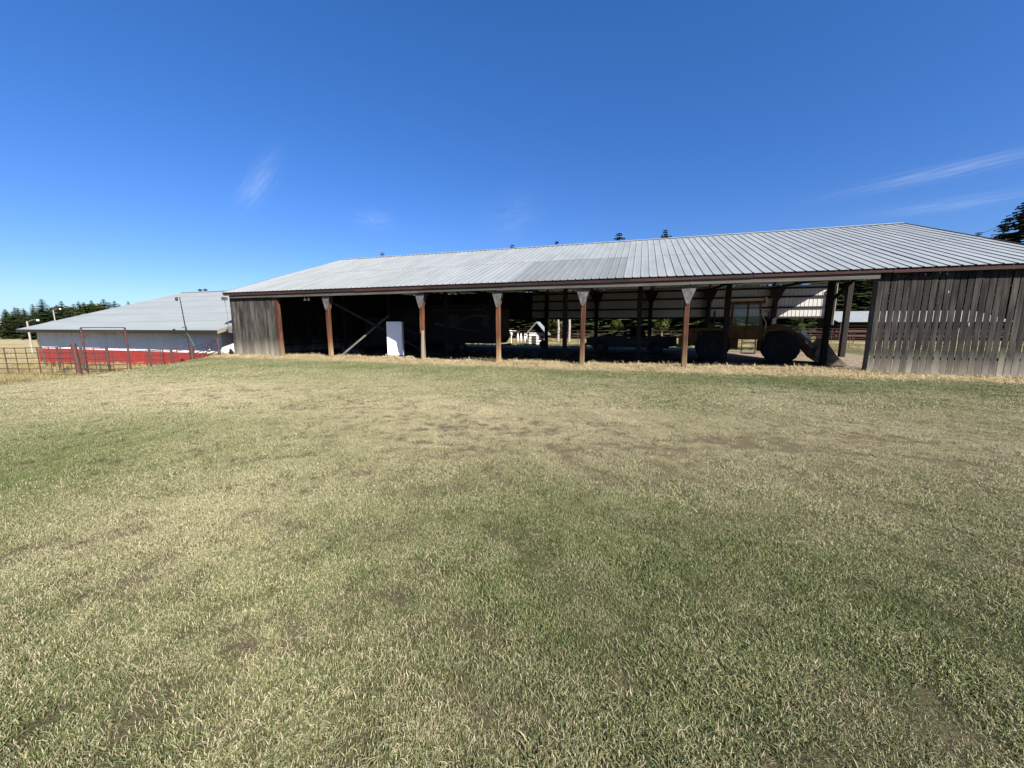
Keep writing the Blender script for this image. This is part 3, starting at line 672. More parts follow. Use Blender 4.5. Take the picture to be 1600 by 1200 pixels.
swoosh([(1.0+.2*k, 1.9+.5*math.sin(k/12*2.4)) for k in range(13)], .03, .09)
swoosh([(-3.6+.5*k, 2.75) for k in range(14)], .02, .02)
swoosh([(2.6+.75*math.cos(a), 2.2+.6*math.sin(a)) for a in [1.9-.25*k for k in range(12)]], .06, .01)
for (x0,x1,z0,z1) in ((-2.9,-1.9,1.9,2.5),(.2,1.3,1.75,2.45),(2.9,3.3,1.7,2.3)):
    m = MB(); m.box(x0,x1,-1.17,-1.14,z0,z1); wn = m.build('window', M['darkmetal'], rv)
m = MB(); m.box(-1.3,-.55,-1.17,-1.14,.75,2.65); m.build('door', M['rv'], rv, .008)
for xx in (.5, 1.35):
    m = MB(); m.lathe([(.0,-.1),(.2,-.1),(.33,-.08),(.35,0),(.33,.1),(0,.1)], (xx,-1.0,.35), 'y', 20); wh = m.build('wheel', M['black'], rv)
    m = MB(); m.lathe([(.0,-.125),(.13,-.125),(.17,-.11)], (xx,-1.0,.35), 'y', 16); m.build('rim', M['trucktrim'], wh)
m = MB(); m.box(-.6,.3,-.4,.4,3.15,3.4); m.build('roof_unit', M['rv'], rv, .04)
m = MB(); m.box(3.95,4.15,-1.0,1.0,.42,.56); m.build('bumper', M['trucktrim'], rv)
m = MB(); m.bar((-4.0,-.5,.6),(-5.2,0,.5),.07,.1); m.bar((-4.0,.5,.6),(-5.2,0,.5),.07,.1); m.tube([(-5.0,0,0),(-5.0,0,.9)],.035,8); m.build('hitch', M['darkmetal'], rv)
for xx in (-3.4, 3.5):
    m = MB(); m.tube([(xx,-1.0,0),(xx,-1.0,.62)],.03,6); m.box(xx-.1,xx+.1,-1.1,-.9,0,.02); m.build('jack', M['darkmetal'], rv)
# spare wheel / round lump on the floor behind
m = MB(); m.lathe([(.0,-.1),(.17,-.1),(.3,-.09),(.33,0),(.3,.09),(.17,.1),(0,.1)], (0,0,.33), 'y', 20); o = m.build('loose_tyre', M['black']); o.location = GP(-2.0,14.2); o.rotation_euler = (0,0,YAW+.3); tag(o, 'black tyre standing on the floor right of the travel trailer', 'tyre')

# ------------------------------------------------------------------ pickup truck (length along x, front at -x)
pk = thing('pickup_truck', 'black extended-cab pickup truck parked along the back of the shed', 'truck', GP(4.62, 10.9), YAW+R(-1))
Ln = 2.72
def arch(cx_, r, z0, a0=180, a1=0, k=9): return [(cx_ + r*math.cos(R(a0+(a1-a0)*i/(k-1))), z0 + r*math.sin(R(a0+(a1-a0)*i/(k-1)))) for i in range(k)]
fw, rw = -1.80, 1.62
side = [(-Ln,.50),(fw-.46,.42)] + arch(fw,.46,.42) + [(rw-.46,.40)] + arch(rw,.46,.42) + [(Ln,.52),(Ln,1.08),(1.0,1.08),(-1.15,1.10),(-2.5,1.02),(-Ln-.02,.92)]
m = MB(); m.prism(side, -.93, .93); body = m.build('body', M['truck'], pk, .03)
m = MB(); cabp = [(-1.2,1.10),(-.45,1.68),(-.2,1.74),(.75,1.74),(.98,1.10)]
def cab_ring(yo, ins): return [(x, yo-ins*(z-1.1)/.64*(1 if yo > 0 else -1), z) for x, z in cabp]
# roof plate, pillars and glazing
y0, y1 = .86, .72
def yat(z): return y0 + (y1-y0)*(z-1.1)/.64
m.add([(-.47,-yat(1.68),1.68),(-.2,-yat(1.74),1.75),(.76,-yat(1.74),1.75),(.76,yat(1.74),1.75),(-.2,yat(1.74),1.75),(-.47,yat(1.68),1.68),(-.47,-yat(1.66),1.64),(.78,-yat(1.68),1.68),(.78,yat(1.68),1.68),(-.47,yat(1.66),1.64)],
      [(0,1,4,5),(1,2,3,4),(0,5,9,6),(2,7,8,3),(0,6,7,2,1),(5,4,3,8,9)])
for sg in (-1, 1):
    for (xa, za, xb, zb, wd) in ((-1.2,1.1,-.42,1.68,.07),(-.02,1.1,.02,1.7,.09),(.93,1.1,.74,1.7,.16),(.52,1.1,.5,1.7,.05)):
        m.bar((xa,sg*yat(za),za),(xb,sg*yat(zb),zb), .05, wd, up=(0,sg,0))
m.build('cab', M['truck'], body, 0)
for sg in (-1, 1):
    m = MB(); m.add([(x, sg*(yat(z)-.01), z) for x, z in ((-1.12,1.11),(-.44,1.65),(-.02,1.69),(-.04,1.11))], [(0,1,2,3)]); m.build('window', M['glass'], pk)
    m = MB(); m.add([(x, sg*(yat(z)-.01), z) for x, z in ((.04,1.11),(.03,1.69),(.72,1.69),(.9,1.11))], [(0,1,2,3)]); m.build('window', M['tint'], pk)
m = MB(); m.add([(-1.17,-.8,1.1),(-1.17,.8,1.1),(-.46,.7,1.66),(-.46,-.7,1.66)], [(0,1,2,3)]); m.build('windscreen', M['glass'], pk)
m = MB(); m.add([(.95,-.8,1.1),(.95,.8,1.1),(.77,.7,1.68),(.77,-.7,1.68)], [(0,1,2,3)]); m.build('rear_window', M['tint'], pk)
for sx in (-.35, .45):
    for sy in (-.4, .4): m = MB(); m.box(sx-.05,sx+.1,sy-.25,sy+.25,1.0,1.38); m.build('seat', M['darkmetal'], pk, .03)
m = MB(); m.box(-2.35,2.35,-.66,.66,.36,.98); m.build('chassis', M['darkmetal'], pk)
for wx in (fw, rw):
    for sy in (-.83, .83):
        m = MB(); m.lathe([(.2,-.12),(.34,-.12),(.385,-.07),(.385,.07),(.34,.12),(.2,.12)], (wx,sy,.385), 'y', 26); wh = m.build('wheel', M['black'], pk)
        m = MB(); sg = -1 if sy < 0 else 1
        m.lathe([(0,sg*.10),(.08,sg*.11),(.1,sg*.06),(.19,sg*.07),(.215,sg*.11)], (wx,sy,.385), 'y', 20); m.build('rim', M['trucktrim'], wh)
for sy in (-.945, .945):
    m = MB(); m.box(-1.3,1.1,sy-.012,sy+.012,.70,.74); m.build('side_trim', M['trucktrim'], pk)
    m = MB(); m.box(-1.25,1.05,sy-.06,sy+.03,.40,.45); m.build('side_step', M['trucktrim'], pk)
    m = MB(); m.box(-1.05,-.9,sy-.06+(.12 if sy>0 else -.12),sy+.06+(.12 if sy>0 else -.12),1.12,1.3); m.build('mirror', M['truck'], pk, .02)
    m = MB(); m.box(-Ln-.03,-Ln+.12,sy*.7-.14,sy*.7+.14,.74,.9); m.build('headlight', M['glass'], pk)
    m = MB(); m.box(-.15,-.02,sy-.02,sy+.02,.98,1.02); m.build('door_handle', M['chrome'], pk)
    m = MB(); m.box(Ln-.02,Ln+.015,sy*.92-.08,sy*.92+.08,.68,1.0); m.build('tail_light', M['barnred'], pk)
m = MB(); m.box(-Ln-.13,-Ln-.01,-.95,.95,.44,.62); m.build('bumper', M['truck'], pk, .03)
m = MB(); m.box(Ln+.01,Ln+.16,-.9,.9,.48,.62); m.build('bumper', M['darkmetal'], pk, .02)

# ------------------------------------------------------------------ wheel loader (front at +x)
ld = thing('wheel_loader', 'old yellow wheel loader with cab and bucket in the right bay', 'loader', GP(10.2, 6.2), YAW+R(-13))
WR = .74; FX, RX, TY = 1.35, -1.45, .86
for wx in (FX, RX):
    for sg in (-1, 1):
        m = MB(); m.lathe([(.36,-.23),(.58,-.25),(.70,-.22),(WR,-.14),(WR,.14),(.70,.22),(.58,.25),(.36,.23)], (wx,sg*TY,WR), 'y', 36)
        for k in range(18):
            a = 2*math.pi*k/18
            for s2 in (-1, 1):
                p0 = (wx+WR*math.cos(a), sg*TY, WR+WR*math.sin(a)); a2 = a+.16
                p1 = (wx+(WR-.01)*math.cos(a2), sg*TY+s2*.2, WR+(WR-.01)*math.sin(a2)); m.bar(p0, p1, .06, .05, up=(math.cos(a),0,math.sin(a)))
        wh = m.build('wheel', M['black'], ld)
        m = MB(); m.lathe([(0,sg*.14),(.14,sg*.15),(.16,sg*.08),(.3,sg*.06),(.34,sg*.2),(.37,sg*.22)], (wx,sg*TY,WR), 'y', 26); m.build('rim', M['loaderim'], wh)
m = MB(); m.prism([(-2.75,.75),(-.35,.62),(-.35,1.15),(-.6,1.2),(-.6,1.65),(-2.5,1.62),(-2.75,1.45)], -.55, .55); m.build('engine_hood', M['yellow'], ld, .04)
m = MB(); m.box(-3.0,-2.6,-.95,.95,.65,1.25); m.build('counterweight', M['yellow'], ld, .05)
for k in range(6):
    m = MB(); m.box(-2.4+.22*k,-2.28+.22*k,-.562,-.548,1.2,1.5); m.build('vent_slat', M['darkmetal'], ld)
for sg in (-1, 1):
    m = MB(); m.prism([(RX-.85,1.35),(RX-.6,1.58),(RX+.55,1.58),(RX+.85,1.2),(RX+.78,1.17),(RX+.5,1.52),(RX-.57,1.52),(RX-.78,1.32)], sg*TY-.27, sg*TY+.27); m.build('rear_fender', M['yellow'], ld)
    m = MB(); m.prism([(FX-.85,1.2),(FX-.6,1.55),(FX+.3,1.62),(FX+.32,1.56),(FX-.55,1.49),(FX-.78,1.16)], sg*TY-.27, sg*TY+.27); m.build('front_fender', M['yellow'], ld)
m = MB(); m.tube([(-1.5,.2,1.6),(-1.5,.2,2.5)],.05,10); m.build('exhaust', M['darkmetal'], ld)
# cab
m = MB(); cx0, cx1, cy = -.75, .62, .72
for (xa, xb) in ((cx0, cx0+.05), (cx1, cx1-.18), (-.05, -.05)):
    for sg in (-1, 1): m.bar((xa,sg*cy,1.2),(xb,sg*(cy-.05),2.78), .07, .09)
m.box(cx0-.02, cx1+.05, -cy, -cy+.06, 1.12, 1.72); m.box(cx0-.02, cx1+.05, cy-.06, cy, 1.12, 1.72); m.box(cx0-.04, cx0+.02, -cy, cy, 1.12, 1.8); m.box(cx1, cx1+.05, -cy, cy, 1.12, 1.6); m.box(cx0, cx1, -cy+.06, cy-.06, 1.08, 1.14)
cabl = m.build('cab', M['yellow'], ld, .01)
m = MB(); m.box(cx0-.1, cx1+.02, -cy-.06, cy+.06, 2.76, 2.9); m.build('cab_roof', M['yellow'], cabl, .04)
for sg in (-1, 1):
    m = MB(); m.add([(x, sg*(cy-.035), z) for x, z in ((cx0+.06,1.74),(cx0+.07,2.74),(-.1,2.74),(-.1,1.74))], [(0,1,2,3)]); m.build('window', M['glass'], cabl)
    m = MB(); m.add([(x, sg*(cy-.035), z) for x, z in ((0,1.74),(0,2.74),(cx1-.2,2.74),(cx1-.02,1.74))], [(0,1,2,3)]); m.build('window', M['glass'], cabl)
    m = MB(); m.tube([(cx1,sg*cy,2.45),(cx1+.25,sg*(cy+.2),2.4)],.015,6); m.box(cx1+.2,cx1+.24,sg*(cy+.2)-.1,sg*(cy+.2)+.1,2.05,2.4); m.build('mirror', M['darkmetal'], cabl)
    m = MB(); m.lathe([(0,.0),(.09,.02),(.1,-.06),(0,-.1)], (cx1+.05,sg*.5,2.98), 'x', 12); m.build('work_lamp', M['white'], cabl)
m = MB(); m.add([(cx1+.01,-.65,1.62),(cx1+.01,.65,1.62),(cx1-.16,.62,2.74),(cx1-.16,-.62,2.74)], [(0,1,2,3)]); m.build('windscreen', M['glass'], cabl)
m = MB(); m.box(-.55,-.1,-.25,.25,1.35,1.55); m.box(-.6,-.48,-.25,.25,1.55,2.1); m.build('seat', M['darkmetal'], cabl, .04)
m = MB(); m.tube([(.35,0,1.2),(.2,0,1.85)],.03,8); m.lathe([(.16,0),(.19,.02),(.19,-.01),(.16,0)], (.18,0,1.88), 'z', 18); m.build('steering_wheel', M['darkmetal'], cabl)
for k in range(3):
    m = MB(); m.box(-.15,.35,-.98,-.74,.42+.25*k,.46+.25*k); m.build('step', M['darkmetal'], ld)
m = MB(); m.box(-.2,-.16,-.92,-.78,.42,1.1); m.box(.36,.4,-.92,-.78,.42,1.1); m.build('step_frame', M['darkmetal'], ld)
m = MB(); m.tube([(.7,-.7,1.1),(.72,-.72,1.9),(.5,-.72,2.3)],.018,6); m.build('grab_rail', M['white'], ld)
# articulated front frame, tower, boom
m = MB(); m.prism([(.45,.55),(1.9,.5),(1.95,.9),(1.45,1.7),(1.15,1.85),(.8,1.7),(.45,1.0)], -.42, .42); m.build('front_frame', M['yellow'], ld, .03)
for sg in (-1, 1):
    m = MB(); m.prism([(.95,1.62),(1.25,1.82),(1.75,1.62),(2.45,.85),(2.75,.38),(2.55,.25),(2.2,.7),(1.55,1.35)], sg*.5-.06, sg*.5+.06); m.build('boom_arm', M['yellow'], ld, .015)
    m = MB(); m.tube([(.75,sg*.3,1.0),(1.5,sg*.3,1.2)],.07,10); m.tube([(1.5,sg*.3,1.2),(2.0,sg*.45,1.15)],.04,8); m.build('lift_cylinder', M['chrome'], ld)
m = MB(); m.tube([(1.2,0,1.75),(1.75,0,1.72)],.075,10); m.tube([(1.75,0,1.72),(2.25,0,1.45)],.04,8); m.bar((2.2,0,1.55),(2.65,0,.7),.08,.16); m.build('tilt_link', M['chrome'], ld)
for sg in (-1,1):
    m = MB(); m.bar((2.0,sg*.62,1.45),(2.75,sg*.62,.72),.04,.07); m.build('boom_guard', M['bucket'], ld)
# bucket
bp_ = [(2.62,.15),(2.58,.65),(2.7,1.0),(2.95,1.1)]; lipx = (3.75,.06)
m = MB(); prof = [(3.75,.05),(2.85,.06),(2.66,.2),(2.6,.55),(2.68,.85),(2.92,1.1)]; inn = [(3.74,.075),(2.87,.085),(2.69,.22),(2.63,.55),(2.71,.83),(2.93,1.07)]
hw = 1.25
for i in range(len(prof)-1):
    m.add([(prof[i][0],-hw,prof[i][1]),(prof[i+1][0],-hw,prof[i+1][1]),(prof[i+1][0],hw,prof[i+1][1]),(prof[i][0],hw,prof[i][1]),(inn[i][0],-hw,inn[i][1]),(inn[i+1][0],-hw,inn[i+1][1]),(inn[i+1][0],hw,inn[i+1][1]),(inn[i][0],hw,inn[i][1])],
          [(0,3,2,1),(4,5,6,7),(0,1,5,4),(3,7,6,2),(0,4,7,3),(1,2,6,5)])
bk_ = m.build('bucket', M['bucket'], ld)
for sg in (-1, 1):
    m = MB(); m.prism(prof + [(3.0,1.0),(3.35,.45)][::1], sg*hw-.02, sg*hw+.02); m.build('bucket_side', M['bucket'], bk_)

# ------------------------------------------------------------------ trees
def set_tone(me, tones):
    at = me.attributes.new('tone', 'FLOAT', 'POINT'); at.data.foreach_set('value', tones)
def spruce_mesh(h, rad, seed, dens=1.0):
    rnd = random.Random(seed); v = []; f = []; tone = []
    levels = int(52*dens)
    for j in range(levels):
        q = (j + rnd.random()*.6)/levels; z0 = h*(.06 + .93*q); L0 = rad*(1-q)**.8*rnd.uniform(.75,1.15) + .16
        nb_ = max(5, int(13*(1-q)+4))
        for k in range(nb_):
            a = 2*math.pi*(k + rnd.random())/nb_; ln = L0*rnd.uniform(.65,1.12); dr = rnd.uniform(.18,.42)
            ca, sa = math.cos(a), math.sin(a); br_t = rnd.uniform(.1,.6)
            segs = 4 if ln > .6 else 2
            for i in range(segs):
                r0 = ln*i/segs*.95; r1 = ln*(i+1)/segs
                for side in (-1, 1, 0):
                    c = rnd.uniform(.3,.6)*ln*(1-.5*i/segs)*.6 + .10
                    za = z0 - dr*r0 + .1*r0*r0/max(ln,.2); zb = z0 - dr*r1 + .1*r1*r1/max(ln,.2)
                    b0 = len(v)
                    ox, oy = -sa*side*c, ca*side*c
                    rm = (r0+r1)/2 + rnd.uniform(0,.3)*ln*.5
                    v += [(ca*r0, sa*r0, za+.03), (ca*r1, sa*r1, zb), (ca*rm+ox, sa*rm+oy, (za+zb)/2 - rnd.uniform(.05,.3)*(1.6 if side == 0 else 1)*max(.3,c))]
                    f.append((b0,b0+1,b0+2)); tt = br_t + .35*(i/segs) + rnd.uniform(-.12,.12); tone += [tt, tt+.1, tt]
    me = bpy.data.meshes.new('crown'); me.from_pydata(v, [], f); set_tone(me, tone); me.materials.append(M['spruce']); me.update(); return me
def leafy_mesh(h, rad, seed, n=2600):
    rnd = random.Random(seed); v = []; f = []; tone = []
    cl = [(rnd.gauss(0,.42)*rad, rnd.gauss(0,.42)*rad, h*(.35+.6*rnd.random()), rnd.uniform(.25,.5)*rad, rnd.uniform(.1,.8)) for _ in range(22)]
    for i in range(n):
        c = rnd.choice(cl); d = Vector((rnd.gauss(0,1), rnd.gauss(0,1), rnd.gauss(0,.8))).normalized()*c[3]*rnd.uniform(.5,1.05)
        p = Vector(c[:3]) + d; q = Vector((rnd.gauss(0,1), rnd.gauss(0,1), rnd.gauss(0,1))).normalized(); u = q.cross(d).normalized(); sz = rad*rnd.uniform(.05,.1)
        b0 = len(v); v += [tuple(p-u*sz), tuple(p+q*sz), tuple(p+u*sz), tuple(p-q*sz)]; f.append((b0,b0+1,b0+2,b0+3)); tone += [c[4]+rnd.uniform(-.15,.25)]*4
    me = bpy.data.meshes.new('crown'); me.from_pydata(v, [], f); set_tone(me, tone); me.materials.append(M['leaf']); me.update(); return me
def trunk_mesh(h, r, mat, limbs=False, seed=0):
    rnd = random.Random(seed); m = MB(); m.tube([(0,0,-.3),(.03,0,h*.5),(0,0,h*.97)], [r, r*.65, r*.08], 8)
    if limbs:
        for k in range(8):
            a = rnd.uniform(0,6.28); z = h*rnd.uniform(.3,.7); l_ = h*.25; m.tube([(0,0,z),(math.cos(a)*l_*.5,math.sin(a)*l_*.5,z+l_*.45),(math.cos(a)*l_,math.sin(a)*l_,z+l_*.75)], [r*.4,r*.25,r*.08], 5)
    return m.mesh('trunk', mat)
SP = [(spruce_mesh(10, 2.1+.35*(i % 3), 40+i), trunk_mesh(10, .17, M['bark'])) for i in range(4)]
LF = [(leafy_mesh(6, 2.2, 70+i), trunk_mesh(5, .14, M['birch'], True, i)) for i in range(2)]
def tree(kind, px, py, D, label, group, wide=1.0, var=0):
    T = ray_at(px, py, D); sn = SN(T.x, T.y); zg = gz(*sn); h = T.z - zg
    src, base = (SP[var % 4], 10.0) if kind == 'spruce' else (LF[var % 2], 6.3)
    o = thing('spruce_tree' if kind == 'spruce' else 'leafy_tree', label, 'tree', (T.x, T.y, zg), random.uniform(0,6.28), group)
    k = h/base; o.scale = (k*wide, k*wide, k)
    link('trunk', src[1], o); link('crown', src[0], o)
TL = [(7,482,120),(18,486,100),(27,480,118),(38,484,105),(50,474,112),(57,488,92),(64,466,104),(76,484,118),(88,475,112),(95,469,116),(106,478,104),(114,474,120),(122,470,112),(130,471,124),(142,468,118),(148,477,108),(154,472,125),(161,466,119),(170,471,124),(178,469,115),(186,474,121),(200,470,126),(212,478,130)] + [(8+14*i, 484-(i*5) % 7, 138+(i*7) % 9) for i in range(15)]
TL.sort()
for k, (px, py, D) in enumerate(TL):
    kind = 'leaf' if k in (20, 27) else 'spruce'
    tree(kind, px, py, D, '%s tree from the left edge in the far treeline behind the barn' % ORD[k], 'far treeline at the left', random.uniform(1.25,1.8), k)
BT = [('spruce',597,392,62,1.1),('spruce',870,374,66,1.1),('spruce',968,360,64,1.2),('spruce',1040,356,64,1.25),('spruce',800,379,64,1.1),
      ('spruce',640,430,60,1.3),('spruce',720,420,66,1.3),('spruce',835,410,60,1.5),('spruce',905,405,58,1.4),('spruce',1000,400,62,1.4),('spruce',1080,395,60,1.5),('spruce',1130,405,58,1.4),('spruce',1180,400,60,1.5),('spruce',1240,400,56,1.4),
      ('spruce',1290,390,72,1.4),('spruce',1345,392,72,1.3),('spruce',1400,385,74,1.3),('spruce',1470,392,72,1.3),('spruce',1530,360,62,1.2),('spruce',1573,338,56,1.4),('spruce',1604,310,50,1.6),('spruce',1650,330,52,1.3),('spruce',1720,330,55,1.3)]
BT += [('spruce', 610+62*i, 412 - (i % 3)*6, 74 + (i % 2)*5, 1.9) for i in range(12)] + [('spruce', 1318+38*i, 398 - (i % 2)*10, 78+(i % 3)*3, 2.1) for i in range(7)]
BTs = sorted(BT, key=lambda q: q[1])
for k, (kd, px, py, D, wd) in enumerate(BTs):
    tree(kd, px, py, D, '%s dark spruce from the left in the row behind the long shed' % ORD[k], 'spruces behind the shed', wd, k+1)
for k, (px, py, D, wd) in enumerate([(872,488,47,.8),(965,486,50,.8),(1036,486,46,.9),(1250,494,44,.8)]):
    tree('leaf', px, py, D, '%s small light-green leafy tree from the left beyond the back fence' % ORD[k], 'leafy trees behind the shed', wd, k)

# ------------------------------------------------------------------ yard things behind
def at_ground(px, py):
    X = (px-CX)/FPX; Z = -(py-CY)/FPX
    d = Vector((X, math.cos(PITCH)+Z*math.sin(PITCH), -math.sin(PITCH)+Z*math.cos(PITCH))); return Vector((0,0,EYE)) + d*(-(EYE+.11)/d.z)
q = at_ground(841, 539); ph = thing('play_house', 'tiny white playhouse with pale gable roof beyond the back fence', 'playhouse', q, R(-14))
m = MB(); m.box(-.75,.75,-.6,.6,0,1.15); m.build('wall', M['white'], ph)
m = MB()
for sg in (-1,1): m.add([(-.75,sg*.0-.6,1.15),(0,-.6,1.9),(.75,-.6,1.15)], [(0,1,2)])
m = MB(); m.prism([(-.75,1.15),(.75,1.15),(0,2.0)], -.6, .6); m.build('gable', M['fascia'], ph)
m = MB(); m.prism([(-1.15,.86),(0,2.13),(1.05,.95),(1.0,.9),(0,2.03),(-1.1,.82)], -1.0, .75); m.build('roof', M['roof'], ph)
m = MB(); m.box(-.5,-.1,-.63,-.6,.02,.85); m.build('door', M['panel'], ph)
m = MB(); m.box(.2,.55,-.63,-.6,.5,.85); m.build('window', M['darkmetal'], ph)
for sg in (-.9,.9):
    m = MB(); m.bar((sg,-.9,0),(sg,-.9,1.02),.07); m.build('porch_post', M['white'], ph)
q = at_ground(799, 536); bf = thing('bird_feeder', 'white bird feeder tray on a pole left of the playhouse', 'feeder', q)
m = MB(); m.bar((0,0,0),(0,0,1.0),.07); m.build('pole', M['white'], bf)
m = MB(); m.lathe([(.06,.75),(.26,1.12),(0,1.12)], (0,0,0), 'z', 4); m.build('hopper', M['white'], bf)
m = MB(); m.box(-.5,.5,-.35,.35,1.25,1.31); m.build('tray_roof', M['white'], bf)
for a in (-.2,.2):
    m = MB(); m.bar((a,0,1.1),(a*1.6,0,1.26),.03); m.build('strut', M['white'], bf)
for k, px in enumerate((809, 814, 820)):
    q = at_ground(px, 536); m = MB(); m.lathe([(0,0),(.1,.0),(.11,.75),(.06,.85),(.05,.95),(0,.95)], (0,0,0), 'z', 12); m.lathe([(.0,.95),(.09,.98),(.0,1.05)], (0,0,0), 'z', 10); o = m.build('garden_post', M['white']); o.location = q; tag(o, '%s short white post between bird feeder and playhouse, from the left' % ORD[k], 'post', 'short white posts')
# pale trunk with twisted bark and another birch stem
for k, (px, D, h) in enumerate(((889, 42, 6.0), (872, 44, 5.0))):
    T = ray_at(px, 520, D); m = MB(); m.tube([(0,0,-.2),(.05,0,h*.3),(-.05,.03,h*.6),(.05,0,h)], [.16,.13,.1,.03], 8); o = thing('dead_tree', ['pale bare trunk with peeling bark beyond the back fence','pale bare stump-like trunk left of the peeling one'][k], 'tree', (T.x, T.y, gz(*SN(T.x,T.y))))
    m.build('trunk', M['birch'], o)
    m = MB()
    for j in range(6):
        a = j*1.1; z = h*(.4+.09*j); m.tube([(0,0,z),(math.cos(a)*.7,math.sin(a)*.7,z+.35)], [.03,.01], 5)
    m.build('limb', M['birch'], o)
# open shelter with sunlit roof
q = at_ground(1318, 525); d = ray_at(1312, 529, 46); sh = thing('pen_shelter', 'low open pen shelter with white metal roof beyond the right yard', 'shelter', (d.x, d.y, gz(*SN(d.x,d.y))), R(-12))
m = MB(); m.add([(-.6,-.4,2.27),(16,-.4,2.27),(16,4.5,3.62),(-.6,4.5,3.62),(-.6,-.4,2.22),(16,-.4,2.22),(16,4.5,3.57),(-.6,4.5,3.57)], [(0,1,2,3),(7,6,5,4),(0,4,5,1),(1,5,6,2),(2,6,7,3),(3,7,4,0)]); m.build('roof', M['roof'], sh)
for k in range(5):
    m = MB(); m.tube([(k*3.8,0,-.2),(k*3.8,0,2.3)],.1,8); pp = m.build('post', M['birch'], sh)
    m = MB(); m.bar((k*3.8,0,1.6),(k*3.8+.7,0,2.28),.07,.1); m.build('brace', M['birch'], pp)
m = MB(); m.box(-.4,15.8,4.2,4.28,0,3.5); m.build('wall', M['inpost'], sh)
for z in (.6,1.2,1.8):
    m = MB(); m.bar((-.4,.15,z),(15.8,.15,z),.05,.14); m.build('rail', M['rust'], sh)
# power line to the right-hand spruces
A_ = ray_at(1520, 369, 46); B_ = ray_at(1640, 312, 40); m = MB()
m.tube([A_ + (B_-A_)*f - Vector((0,0,.35*4*f*(1-f))) for f in [i/10 for i in range(-6, 12)]], .02, 5)
o = m.build('power_line', M['darkmetal']); tag(o, 'thin black power line running to the right-hand spruces', 'wire')

# ------------------------------------------------------------------ grass, straw, weeds (uncountable)
grm, t, b = newmat('grass_blades'); t.nodes.remove(b)
P, s_, n_, grn, na, nb = ground_nodes(t)
at = nd(t, 'ShaderNodeAttribute', attribute_name='tone')
gf = mth(t, 'ADD', grn, mth(t, 'MULTIPLY', mth(t, 'SUBTRACT', at.outputs['Fac'], .5), 1.25), True)
col = ramp(t, gf, [(.04, (.365,.322,.205)), (.3, (.228,.212,.112)), (.54, (.140,.153,.060)), (.92, (.078,.108,.034))])
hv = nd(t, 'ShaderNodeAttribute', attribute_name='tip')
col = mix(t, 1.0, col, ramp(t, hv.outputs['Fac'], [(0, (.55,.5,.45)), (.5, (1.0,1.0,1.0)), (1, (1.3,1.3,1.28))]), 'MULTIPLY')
dd = nd(t, 'ShaderNodeBsdfDiffuse'); tl = nd(t, 'ShaderNodeBsdfTranslucent'); ms = nd(t, 'ShaderNodeMixShader'); ms.inputs[0].default_value = .22
gl = nd(t, 'ShaderNodeBsdfGlossy'); gl.inputs['Roughness'].default_value = .45; ms2 = nd(t, 'ShaderNodeMixShader'); ms2.inputs[0].default_value = .02
t.links.new(col, dd.inputs[0]); t.links.new(col, tl.inputs[0]); t.links.new(dd.outputs[0], ms.inputs[1]); t.links.new(tl.outputs[0], ms.inputs[2])
t.links.new(ms.outputs[0], ms2.inputs[1]); t.links.new(gl.outputs[0], ms2.inputs[2]); t.links.new(ms2.outputs[0], t.nodes['Material Output'].inputs[0])
M['strawbit'] = leafmat('straw_bits', [(0,(.20,.145,.08)), (.5,(.43,.35,.20)), (1,(.62,.53,.33))], .1)
M['drygrass'] = leafmat('dry_tall_grass', [(0,(.13,.11,.045)), (.5,(.28,.23,.11)), (1,(.42,.35,.19))], .2)
def tuft(seed, nb_, rad, h0, h1, wd, lean, mat):
    rnd = random.Random(seed); v = []; f = []; tone = []
    for i in range(nb_):
        a = rnd.uniform(0,6.283); r = rad*math.sqrt(rnd.random()); x, y = r*math.cos(a), r*math.sin(a)
        h = rnd.uniform(h0,h1); ln = rnd.gauss(0,lean); la = rnd.uniform(0,6.283); dx, dy = math.cos(la)*ln*h, math.sin(la)*ln*h
        wa = rnd.uniform(0,6.283); wx, wy = math.cos(wa)*wd/2, math.sin(wa)*wd/2; b0 = len(v); tn = rnd.random()
        v += [(x-wx,y-wy,-.01),(x+wx,y+wy,-.01),(x+dx*.52-wx*.85,y+dy*.52-wy*.85,h*.6),(x+dx*.52+wx*.85,y+dy*.52+wy*.85,h*.6),(x+dx*1.05,y+dy*1.05,h*(1-.12*min(1,abs(ln))))]
        f += [(b0,b0+1,b0+3,b0+2),(b0+2,b0+3,b0+4)]; tone += [tn]*5
    me = bpy.data.meshes.new('tuft'); me.from_pydata(v, [], f); set_tone(me, tone)
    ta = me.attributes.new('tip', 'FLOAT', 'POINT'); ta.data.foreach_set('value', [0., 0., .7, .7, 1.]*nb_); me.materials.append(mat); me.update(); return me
def straw_clump(seed, nb_, rad, l0, l1, wd, zmax):
    rnd = random.Random(seed); v = []; f = []; tone = []
    for i in range(nb_):
        a = rnd.uniform(0,6.283); r = rad*math.sqrt(rnd.random()); p = Vector((r*math.cos(a), r*math.sin(a), rnd.uniform(0,zmax)))
        d = Vector((rnd.gauss(0,1), rnd.gauss(0,1), rnd.gauss(0,.28))).normalized()*rnd.uniform(l0,l1)/2; u = d.cross(Vector((0,0,1))).normalized()*wd/2; k = Vector((0,0,rnd.uniform(0,.02)))
        b0 = len(v); v += [tuple(p-d-u), tuple(p-d+u), tuple(p+k+u), tuple(p+k-u), tuple(p+d+u*.6), tuple(p+d-u*.6)]
        f += [(b0,b0+1,b0+2,b0+3),(b0+3,b0+2,b0+4,b0+5)]; tone += [rnd.random()]*6
    me = bpy.data.meshes.new('tuft'); me.from_pydata(v, [], f); set_tone(me, tone); me.materials.append(M['strawbit']); me.update(); return me
